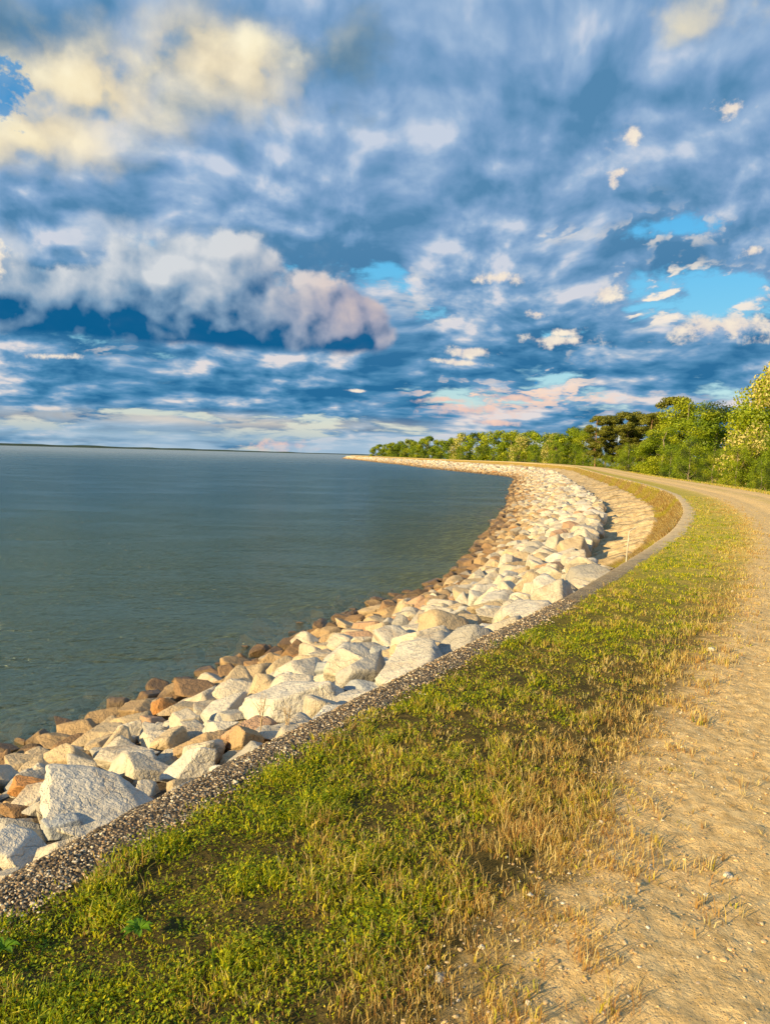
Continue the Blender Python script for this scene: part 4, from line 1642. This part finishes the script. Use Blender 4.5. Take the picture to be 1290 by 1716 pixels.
# broad little leaves of clover and weeds in the green part
def leaflets(name, n_pl, per, d0, d1, size, label):
    s, D = s_for(rg, n_pl, d0, d1)
    t = 0.26 + 1.3 * rg.random(n_pl) ** 1.3
    P = ground_at(s, t)
    dry = dryness(P, t)
    keep = view_mask(P, 0.08) & (rg.random(n_pl) > dry * 1.5) & (rg.random(n_pl) < cover(P, t))
    P, D = P[keep], D[keep]
    k = rg.integers(int(per * .5), int(per * 1.6), len(P))
    idx = np.repeat(np.arange(len(P)), k)
    n = len(idx)
    B = P[idx].copy()
    B[:, :2] += rg.normal(0, 0.022, (n, 2))
    B[:, 2] += rg.uniform(0.006, 0.040, n) * np.clip(1.0 + fbm(P[:, :2] * 4.5, 2, .5, 333) * 2.8, .35, 2.0)[idx]
    L = size * rg.uniform(0.6, 1.3, n) * (1 + 0.07 * np.maximum(D[idx] - 3, 0))
    a = rg.uniform(0, 6.283, n)
    tilt = rg.uniform(-0.2, 0.9, n)
    u = np.stack([np.cos(a) * np.cos(tilt), np.sin(a) * np.cos(tilt), np.sin(tilt)], 1)
    v = np.stack([-np.sin(a), np.cos(a), rg.normal(0, .3, n)], 1)
    p0 = B
    p1 = B + u * (L * .5)[:, None] + v * (L * .32)[:, None]
    p2 = B + u * L[:, None]
    p3 = B + u * (L * .5)[:, None] - v * (L * .32)[:, None]
    V_ = np.stack([p0, p1, p2, p3], 1).reshape(-1, 3)
    F = (np.array([[0, 1, 2], [0, 2, 3]])[None] + (np.arange(n) * 4)[:, None, None]).reshape(-1, 3)
    c = GREENS[np.array([0, 1, 1, 4, 2])[rg.integers(0, 5, n)]] * rg.uniform(0.75, 1.12, (n, 1))
    o = mesh_obj(name, V_, F, M_GRASS, colors=np.repeat(c, 4, 0), smooth=False)
    tag(o, label, 'weeds', None, 'stuff')
    print(name, n)


leaflets('clover', 20000, 10, 1.3, 10.0, 0.0105, 'small-leaved green clover and weeds in the grass beside the wall')

# dry stalks standing and lying in the ragged strip beside the track
n = 6500
s, D = s_for(rg, n, 1.2, 26.0)
t = rg.normal(1.5, 0.16, n)
P = ground_at(s, t)
cl = fbm(P[:, :2] * 3.0, 2, .5, 91)
k = view_mask(P, 0.08) & (cl > -0.16) & (t > 0.5) & (t < 2.2)
P, D = P[k], D[k]
n = len(P)
m = 4
idx = np.repeat(np.arange(n), m)
B = P[idx] + np.column_stack([rg.normal(0, .010, (n * m, 2)), np.zeros(n * m)])
flat = rg.random(n * m) < 0.25
h = np.where(flat, rg.uniform(0.01, 0.02, n * m), rg.uniform(0.03, 0.085, n * m))
lean = np.where(flat, 4.0, rg.uniform(0.1, 0.75, n * m))
w = rg.uniform(0.0010, 0.0021, n * m) * (1 + 0.12 * np.maximum(D[idx] - 2.5, 0))
c = STRAWS[rg.integers(0, 5, n * m)] * rg.uniform(0.85, 1.2, (n * m, 1))
o = blades('dry_stalks', B, h, w, lean, rg.uniform(0, 6.28, n * m), c, M_GRASS)
tag(o, 'dry straw stalks along the ragged edge of the dirt track', 'dry grass', None, 'stuff')

# long grass hanging over the wall in the bend
n = 26000
u = rg.random(n)
D = 1.0 / ((1 / 13.0) * (1 - u) + (1 / 170.0) * u)
s = np.interp(D, KC[:, 1], KS_ARC)
q = rg.uniform(0.02, 0.95, n)
P = bankpoint(s, q)
nb = fbm(np.stack([s * 0.35, q * 0.5], 1), 3, .55, 95)
keep = (nb + 0.22 - sstep(0.8, 1.4, q) * 0.5 + 0.10 > 0) & view_mask(P)
P, q, s, D, nb = P[keep], q[keep], s[keep], D[keep], nb[keep]
n = len(P)
N = knormal(s)
h = rg.uniform(0.06, 0.20, n)
lean = rg.uniform(0.3, 0.9, n)
ang = np.arctan2(-N[:, 1], -N[:, 0]) + rg.normal(0, .6, n)
yel = (fbm(P[:, :2] * 0.35, 2, .5, 96) > 0.05)[:, None]
c = np.where(yel, np.array((0.42, 0.36, 0.045)), STRAWS[rg.integers(0, 5, n)] * 0.75) * rg.uniform(.7, 1.15, (n, 1))
w = 0.007 * (1 + 0.04 * D)
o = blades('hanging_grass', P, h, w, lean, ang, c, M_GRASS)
tag(o, 'long dry and yellowish grass growing down the face of the wall in the bend', 'grass', None, 'stuff')

# mown grass beyond the track
n = 24000
u = rg.random(n)
D = 1.0 / ((1 / 18.0) * (1 - u) + (1 / 120.0) * u)
s = np.interp(D, KC[:, 1], KS_ARC)
t = rg.uniform(5.3, 8.5, n)
P = landpoint(s, t, land_profile(t))
k = view_mask(P, 0.05)
P, D = P[k], D[k]
n = len(P)
c = np.where((rg.random(n) < .5)[:, None], GREENS[rg.integers(0, 5, n)], STRAWS[rg.integers(0, 5, n)]) * rg.uniform(.8, 1.2, (n, 1))
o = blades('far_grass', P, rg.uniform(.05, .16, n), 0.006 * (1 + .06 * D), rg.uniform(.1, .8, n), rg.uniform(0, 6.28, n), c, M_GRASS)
tag(o, 'rough mown grass on the far side of the dirt track', 'grass', None, 'stuff')


# ------------------------------------------------------------------ single plants
def tube(pts, r0, r1, sides=6):
    pts = np.array(pts, float)
    vs = []
    for i, p in enumerate(pts):
        d = pts[min(i + 1, len(pts) - 1)] - pts[max(i - 1, 0)]
        d /= np.linalg.norm(d) + 1e-9
        a = np.cross(d, (0.3, 1, 0.1)); a /= np.linalg.norm(a)
        b = np.cross(d, a)
        r = r0 + (r1 - r0) * i / (len(pts) - 1)
        for k in range(sides):
            th = 6.2832 * k / sides
            vs.append(p + (a * math.cos(th) + b * math.sin(th)) * r)
    fs = []
    for i in range(len(pts) - 1):
        for k in range(sides):
            k2 = (k + 1) % sides
            fs.append((i * sides + k, i * sides + k2, (i + 1) * sides + k2, (i + 1) * sides + k))
    return np.array(vs), np.array(fs)


def merge(parts):
    vs, fs, off = [], [], 0
    for v, f in parts:
        vs.append(v)
        fs.append(np.asarray(f) + off)
        off += len(v)
    return np.vstack(vs), np.vstack(fs)


M_STALK = simple_mat('dead_stalk', (0.36, 0.25, 0.14), (0.60, 0.46, 0.28), 30, 0.8, 0.001)


def dead_weed(px, py, D, hpx, label, seed):
    rng = np.random.default_rng(seed)
    base = at_d(px, py, D)
    H = hpx * D / F_PX
    root = empty('dead_weed', base)
    tag(root, label, 'weed')
    for j in range(4):
        a = rng.uniform(0, 6.28)
        ln = H * rng.uniform(.65, 1.0)
        pts = [(0, 0, -0.05)] + [(math.cos(a) * ln * 0.22 * k / 5 + rng.normal(0, .004), math.sin(a) * ln * .22 * k / 5, ln * k / 5) for k in range(1, 6)]
        segs = [tube(pts, 0.0035, 0.0014, 4)]
        for b_ in range(5):
            k = rng.uniform(.4, 1)
            p0 = np.array(pts[1 + int(k * 4)])
            segs.append(tube([p0, p0 + rng.normal(0, .035, 3) + (0, 0, .045)], 0.0016, 0.0008, 3))
        v, f = merge(segs)
        mesh_obj('stem', v, f, M_STALK, root)


dead_weed(437, 1212, 4.9, 52, 'thin dead weed standing among the rocks left of the great pointed boulder', 3)
dead_weed(481, 1218, 4.75, 42, 'shorter dead weed right in front of the great pointed boulder', 4)
dead_weed(198, 1208, 8.0, 22, 'tiny dead twig sticking up at the waterline', 6)


def rosette(px, py, label, k=11, L=0.045, seed=1, colr=(0.13, 0.26, 0.010)):
    rng = np.random.default_rng(seed)
    p = at_z(px, py, 0.0)
    root = empty('broadleaf_weed', (p[0], p[1], 0.004))
    tag(root, label, 'weed')
    for j in range(k):
        a = 6.283 * j / k + rng.uniform(-.2, .2)
        l = L * rng.uniform(.75, 1.15)
        w = l * 0.34
        c, s_ = math.cos(a), math.sin(a)
        V_ = []
        for (d, z, ww) in ((0.004, .012, .25), (.35 * l, .026, .9), (.7 * l, .030, 1.0), (l, .022, .1)):
            for sg in (-1, 0, 1):
                V_.append((c * d - s_ * sg * w * ww * .5, s_ * d + c * sg * w * ww * .5, z + (0.004 if sg else 0)))
        F = []
        for r_ in range(3):
            for q_ in range(2):
                i0 = r_ * 3 + q_
                F.append((i0, i0 + 1, i0 + 4, i0 + 3))
        col = np.tile(np.array(colr) * rng.uniform(.8, 1.3), (12, 1))
        mesh_obj('leaf', V_, np.array(F), M_GRASS, root, colors=col)


rosette(232, 1568, 'broad-leaved bright green weed in the grass near the lower left', 12, 0.05, 2)
rosette(6, 1600, 'dark green broad leaf weed cut by the left edge in the grass', 9, 0.05, 5)

# ------------------------------------------------------------------ thin pole at the bend
pb = at_d(1048, 945, 11.75)
pt = at_d(1052, 890, 11.75)
zb = pb[2]
H = pt[2] - zb
root = empty('thin_pole', (pb[0], pb[1], zb - 0.12))
tag(root, 'thin pale pole with a short bent arm by the wall at the bend', 'pole')
v, f = tube([(0, 0, -0.2), (0.005, 0, 0.2), (0.012, 0, H * .7), (0.03, 0, H + .12)], 0.012, 0.011, 8)
mesh_obj('post', v, f, M_POST, root)
v, f = tube([(0.03, 0, H + .115), (0.10, 0.02, H + .16), (0.19, 0.05, H + 0.20)], 0.009, 0.006, 6)
mesh_obj('arm', v, f, M_POST, root)
v, f = tube([(0.028, 0, H * .93), (0.030, 0, H * 1.02)], 0.017, 0.017, 8)
mesh_obj('collar', v, f, M_POST, root)

# ------------------------------------------------------------------ trees
rtree = np.random.default_rng(77)


def leaf_cloud(rng, centres, radii, n, size, squash=0.8, shell=0.55):
    """leaf-sized faces spread through clumps; returns verts, faces and a clump index per vertex"""
    w = radii ** 2
    ci = rng.choice(len(centres), n, p=w / w.sum())
    d = rng.normal(size=(n, 3))
    d /= np.linalg.norm(d, axis=1, keepdims=True)
    rr = shell + (1.12 - shell) * rng.random(n) ** 0.7
    off = d * rr[:, None] * radii[ci][:, None]
    off[:, 2] *= squash
    B = centres[ci] + off
    nrm = d + rng.normal(0, .55, (n, 3))
    nrm /= np.linalg.norm(nrm, axis=1, keepdims=True)
    a = np.cross(nrm, rng.normal(size=(n, 3)))
    a /= np.linalg.norm(a, axis=1, keepdims=True)
    b = np.cross(nrm, a)
    s = size * rng.uniform(.6, 1.4, n)
    V_ = np.stack([B - a * s[:, None] * .5, B + b * s[:, None] * .38, B + a * s[:, None] * .5, B - b * s[:, None] * .38], 1)
    F = (np.array([[0, 1, 2], [0, 2, 3]])[None] + (np.arange(n) * 4)[:, None, None]).reshape(-1, 3)
    return V_.reshape(-1, 3), F, np.repeat(ci, 4)


def branchwork(rng, H, r, clumps, bare=0.3, lean=0.03):
    """tapered trunk and limbs reaching towards the clumps (unit: metres)"""
    top = H * 0.9
    pts = [(rng.normal(0, lean) * z, rng.normal(0, lean) * z, z) for z in np.linspace(-0.6, top, 7)]
    parts = [tube(pts, r, r * 0.22, 7)]
    P = np.array(pts)
    for c in clumps:
        z0 = max(bare * H, c[2] - np.linalg.norm(c[:2]) * rng.uniform(.5, 1.1))
        z0 = min(z0, top * .95)
        base = np.array([np.interp(z0, P[:, 2], P[:, k]) for k in (0, 1)] + [z0])
        mid = (base + c) / 2 + (0, 0, -0.08 * np.linalg.norm(c - base))
        rr = r * 0.34 * (1 - 0.6 * z0 / H)
        parts.append(tube([base, mid, c], rr, rr * .3, 5))
    return merge(parts)


G1 = np.array((0.21, 0.275, 0.008)); G2 = np.array((0.14, 0.205, 0.008)); G3 = np.array((0.31, 0.345, 0.012)); G4 = np.array((0.055, 0.080, 0.012))
PINE = np.array((0.16, 0.165, 0.018)); YEL = np.array((0.34, 0.30, 0.06)); BLO = np.array((0.56, 0.48, 0.17))


def make_proto(kind, seed, leaves=9500):
    """crown and trunk meshes for a tree 10 units tall"""
    rng = np.random.default_rng(seed)
    H = 10.0
    if kind == 'pine':
        n = 30
        z = rng.uniform(3.0, 9.6, n)
        rad = np.interp(z, [3.0, 6, 8.4, 9.6], [1.0, 1.7, 1.5, .5])
        a = rng.uniform(0, 6.28, n)
        C = np.stack([np.cos(a) * rad * rng.uniform(.35, 1, n), np.sin(a) * rad * rng.uniform(.35, 1, n), z], 1)
        Rr = rng.uniform(.45, .85, n)
        v, f, ci = leaf_cloud(rng, C, Rr, int(leaves * .8), .17, .55, .3)
        base, bare, r = PINE, .5, .16
        tones = rng.uniform(.75, 1.35, n)
        cols = base * tones[ci][:, None]
    else:
        n = 54
        z = 0.7 + 8.4 * rng.random(n) ** .9
        prof = {'round': ([1, 3, 6, 8, 9.6], [2.9, 3.6, 3.5, 2.7, 1.0]), 'tall': ([1, 3, 6, 8, 9.6], [2.3, 2.8, 2.7, 2.0, .8]),
                'bush': ([0, 3, 6, 8, 9.6], [2.8, 3.6, 3.4, 2.4, .5]), 'blossom': ([1, 3, 6, 8, 9.6], [2.6, 3.3, 3.0, 2.0, .5])}[kind]
        rad = np.interp(z, *prof)
        a = rng.uniform(0, 6.28, n)
        k = np.sqrt(rng.uniform(.15, 1, n))
        C = np.stack([np.cos(a) * rad * k, np.sin(a) * rad * k, z], 1)
        Rr = rng.uniform(.65, 1.25, n)
        v, f, ci = leaf_cloud(rng, C, Rr, leaves, .165 if leaves > 10000 else .27, .75, .35)
        bare, r = .18, .17
        pal = [G1, G2, G3, G4]
        pick = rng.choice(4, n, p={'round': [.4, .25, .3, .05], 'tall': [.35, .35, .2, .1], 'bush': [.35, .3, .15, .2], 'blossom': [.4, .2, .4, 0]}[kind])
        base = np.array([pal[i] for i in pick])
        cols = base[ci] * np.repeat(rng.uniform(.75, 1.3, len(ci) // 4), 4)[:, None]
        if kind == 'blossom':
            fl = np.repeat(rng.random(len(ci) // 4) < .5, 4)
            cols[fl] = BLO * np.repeat(rng.uniform(.8, 1.15, len(ci) // 4), 4)[fl][:, None]
    crown = mesh_obj('crown', v, f, M_LEAF, colors=cols, smooth=False, link=False)
    cm = crown.data
    tv, tf = branchwork(rng, H, r, C[rng.permutation(n)[:14]], bare, .006 if kind == 'pine' else .02)
    tr = mesh_obj('trunk', tv, tf, M_PINEBARK if kind == 'pine' else M_BARK, link=False)
    tm = tr.data
    bpy.data.objects.remove(crown)
    bpy.data.objects.remove(tr)
    return cm, tm


PROTO = {'round': [make_proto('round', 100 + i) for i in range(4)], 'tall': [make_proto('tall', 120 + i) for i in range(3)],
         'pine': [make_proto('pine', 140 + i) for i in range(3)], 'bush': [make_proto('bush', 160 + i, 5000) for i in range(3)],
         'blossom': [make_proto('blossom', 180 + i, 7500) for i in range(2)]}
BIG = {'round': [make_proto('round', 200 + i, 24000) for i in range(3)], 'blossom': [make_proto('blossom', 230, 28000)],
       'pine': [make_proto('pine', 240 + i, 15000) for i in range(3)], 'tall': [make_proto('tall', 260 + i, 21000) for i in range(2)],
       'bush': [make_proto('bush', 280 + i, 11000) for i in range(2)]}
counter = {}


def col_point(px, t):
    """point at distance t on the dry side of the crest line that falls in photo column px"""
    ss = np.concatenate([np.arange(S0 + 10, S0 + 120, 1.0), np.arange(S0 + 120, S_END, 3.0)])
    P = landpoint(ss, np.full(len(ss), float(t)), land_profile(np.full(len(ss), float(t))))
    c, s_ = np.cos(R(ROLL)), np.sin(R(ROLL))
    xx = 645 + F_PX * P[:, 0] / P[:, 1]
    j = np.where((xx[:-1] - px) * (xx[1:] - px) <= 0)[0]
    if len(j) == 0:
        return None
    j = j[0]
    k = (px - xx[j]) / (xx[j + 1] - xx[j] + 1e-9)
    return P[j] * (1 - k) + P[j + 1] * k


def tree(px, topy, kind, t, label, group=None, wide=1.0, name=None, dy=0.0):
    p = col_point(px, t)
    if p is None:
        print('no column', px, t)
        return
    D = p[1]
    top = at_d(px, topy, D)[2]
    H = max(top - p[2], 2.0)
    src = BIG if (D < 200 and kind in BIG) else PROTO
    i = counter.get((kind, D < 200), 0)
    counter[(kind, D < 200)] = i + 1
    cm, tm = src[kind][i % len(src[kind])]
    nm = name or {'pine': 'pine_tree', 'blossom': 'flowering_tree', 'bush': 'bush'}.get(kind, 'broadleaf_tree')
    root = empty(nm, p)
    root.rotation_euler = (0, 0, rtree.uniform(0, 6.28))
    k = H / 9.9
    for m, n_ in ((tm, 'trunk'), (cm, 'crown')):
        o = bpy.data.objects.new(n_, m)
        COL.objects.link(o)
        o.parent = root
        o.scale = (k * wide, k * wide, k)
    tag(root, label, 'bush' if kind == 'bush' else 'tree', group)
    return root


FRONT = [
    (632, 744, 'round', 16, 'last dark green bushy tree where the far tree line ends at the lake', 1.3),
    (645, 743, 'tall', 18, 'slim low tree second from the lake end of the tree line', 1.2),
    (655, 740, 'round', 20, 'green tree third from the lake end of the tree line', 1.0),
    (668, 738, 'tall', 22, 'dark narrow tree among low ones near the lake end of the tree line', 1.2),
    (684, 735, 'round', 20, 'pale green tree left of the dark rounded one in the far tree line', 1.0),
    (700, 733, 'round', 22, 'yellow-green tree standing just left of the dark rounded tree far off', 1.0),
    (714, 730, 'round', 20, 'dark rounded tree in the far tree line with a deep shadow at its right', 1.1),
    (735, 735, 'round', 22, 'low green tree right of the dark rounded tree far off', 1.1),
    (752, 731, 'tall', 22, 'green tree just left of the pale flowering tree in the far line', 1.1),
    (772, 724, 'blossom', 18, 'pale flowering tree in the middle of the far tree line', 1.0),
    (795, 723, 'round', 21, 'leafy tree just right of the far pale flowering tree', 1.1),
    (824, 718, 'round', 21, 'bright green broad tree, tallest of the far middle group', 1.2),
    (852, 720, 'tall', 22, 'upright green tree right of the bright broad one', 1.2),
    (868, 726, 'blossom', 17, 'low tree with light flower-like patches under the middle of the tree line', 0.9),
    (884, 721, 'round', 22, 'round-topped green tree in the middle of the wood', 1.1),
    (906, 722, 'round', 22, 'dense tree right of the round-topped one in the middle of the wood', 1.1),
    (928, 724, 'blossom', 18, 'light green tree with pale patches left of the bright slender one', 0.9),
    (950, 714, 'tall', 20, 'bright green slender tree left of the pine group', 1.2),
    (972, 713, 'round', 22, 'light green tree just left of the first tall pine', 0.9),
    (993, 692, 'pine', 14, 'leftmost pine of the group, with two bare reddish trunks showing', 1.05),
    (1010, 694, 'pine', 17, 'second pine from the left, crown merging with its neighbours', 1.05),
    (1028, 690, 'pine', 20, 'third pine from the left, in the middle of the pine group', 1.1),
    (1046, 685, 'pine', 16, 'tallest pine of the middle group with a layered dark crown', 1.1),
    (1064, 688, 'pine', 20, 'pine with a slim pale trunk, right of the tallest middle one', 1.1),
    (1084, 688, 'pine', 17, 'rightmost pine of the group beside the dark round-headed one', 1.1),
    (1121, 659, 'pine', 24, 'high pine with a dark rounded head rising above the green trees', 1.2),
    (1105, 712, 'round', 15, 'mid green leafy tree standing in front of the right-hand pines', 1.2),
    (1143, 663, 'round', 24, 'bright green tree just right of the dark-headed pine', 1.0),
    (1172, 666, 'round', 26, 'green tree with an uneven top between the dark-headed pine and the yellowish one', 0.95),
    (1192, 676, 'tall', 17, 'yellowish green tree in the right part of the wood', 1.3),
    (1214, 664, 'round', 25, 'large dark green tree left of the tallest bright one', 0.95),
    (1250, 632, 'tall', 26, 'tall bright green tree behind the cream flowering tree', 1.3),
    (1296, 602, 'blossom', 17, 'tall cream flowering tree at the right picture edge', 0.95),
    (1330, 610, 'round', 22, 'broad green tree just beyond the right picture edge', 1.0),
    (1380, 600, 'tall', 24, 'upright tree beyond the right picture edge', 1.2),
    (1150, 730, 'bush', 12, 'low rounded green bush under the bright tree right of the pines', 0.8),
    (1230, 740, 'bush', 12, 'broad dark bush at the foot of the tall bright tree', 0.8),
    (1272, 765, 'bush', 11, 'yellow-green bush at the foot of the cream flowering tree', 0.7),
    (1040, 748, 'bush', 13, 'low green bush among the pine trunks', 0.8),
    (1190, 752, 'bush', 11, 'small bush in front of the yellowish green tree', 0.8),
]
for (px, ty, kind, t, lb, wd) in FRONT:
    tree(px, ty, kind, t, lb, None, wd)

def near_label(what, px, how):
    '''name the front-row tree this one stands by, and on which side of it'''
    f = min(FRONT, key=lambda a: abs(a[0] - px))
    side = ', a little left' if px < f[0] - 3 else (', a little right' if px > f[0] + 3 else '')
    words = f[4].split(',')[0].split()
    cut = words[:16 - len((what + ' ' + how + ' the' + side).split())]
    while cut and cut[-1] in ('the', 'a', 'of', 'in', 'with', 'at', 'and', 'just', 'among', 'left', 'right', 'by', 'its', 'behind', 'between', 'from', 'under', 'beside', 'above', 'where', 'two', 'bare', 'deep', 'dark', 'pale', 'standing', 'second', 'third', 'near', 'far', 'middle', 'an', 'high', 'slim'):
        cut = cut[:-1]
    return '%s %s the %s%s' % (what, how, ' '.join(cut), side)


# the wood behind
topx = [600, 624, 655, 700, 760, 830, 900, 950, 990, 1050, 1110, 1150, 1210, 1250, 1290, 1400]
topz = [749, 743, 737, 729, 721, 713, 716, 709, 692, 687, 669, 663, 665, 638, 611, 605]
for i in range(96):
    px = 632 + (1400 - 632) * ((i + rtree.uniform(-.3, .3)) / 95.0)
    t = rtree.uniform(26, 46)
    ty = float(np.interp(px, topx, topz)) + rtree.uniform(1, 18) * (0.35 + (px - 600) / 700)
    kind = ['round', 'tall', 'round', 'bush'][int(rtree.integers(0, 4))]
    if 985 < px < 1110 and rtree.random() < .5:
        kind = 'pine'
    g_ = (near_label('pine' if kind == 'pine' else ('slim green tree' if kind == 'tall' else 'leafy green tree'), px, 'rising behind'), 'trees further back in the wood')
    tree(px, ty, 'round' if kind == 'bush' else kind, t, g_[0], g_[1], 1.1)
# thin pale trunks and shrubs along the wood's edge
for i in range(60):
    px = 640 + (1370 - 640) * ((i + rtree.uniform(-.4, .4)) / 59.0)
    p = col_point(px, 14)
    if p is None:
        continue
    D = p[1]
    hgt = rtree.uniform(3.2, 6.0)
    hz = at_d(px, 763, D)
    zt = p[2] + hgt + rtree.uniform(0, 3)
    v = (zt - at_d(px, 0, D)[2])
    # picture row of that height
    r1, r2 = at_d(px, 600, D)[2], at_d(px, 900, D)[2]
    ty = 600 + (r1 - zt) / (r1 - r2) * 300
    tree(px, ty, 'bush', rtree.uniform(12, 19), near_label('low leafy shrub', px, 'at the foot of'), 'shrubs along the edge of the wood', 0.75)
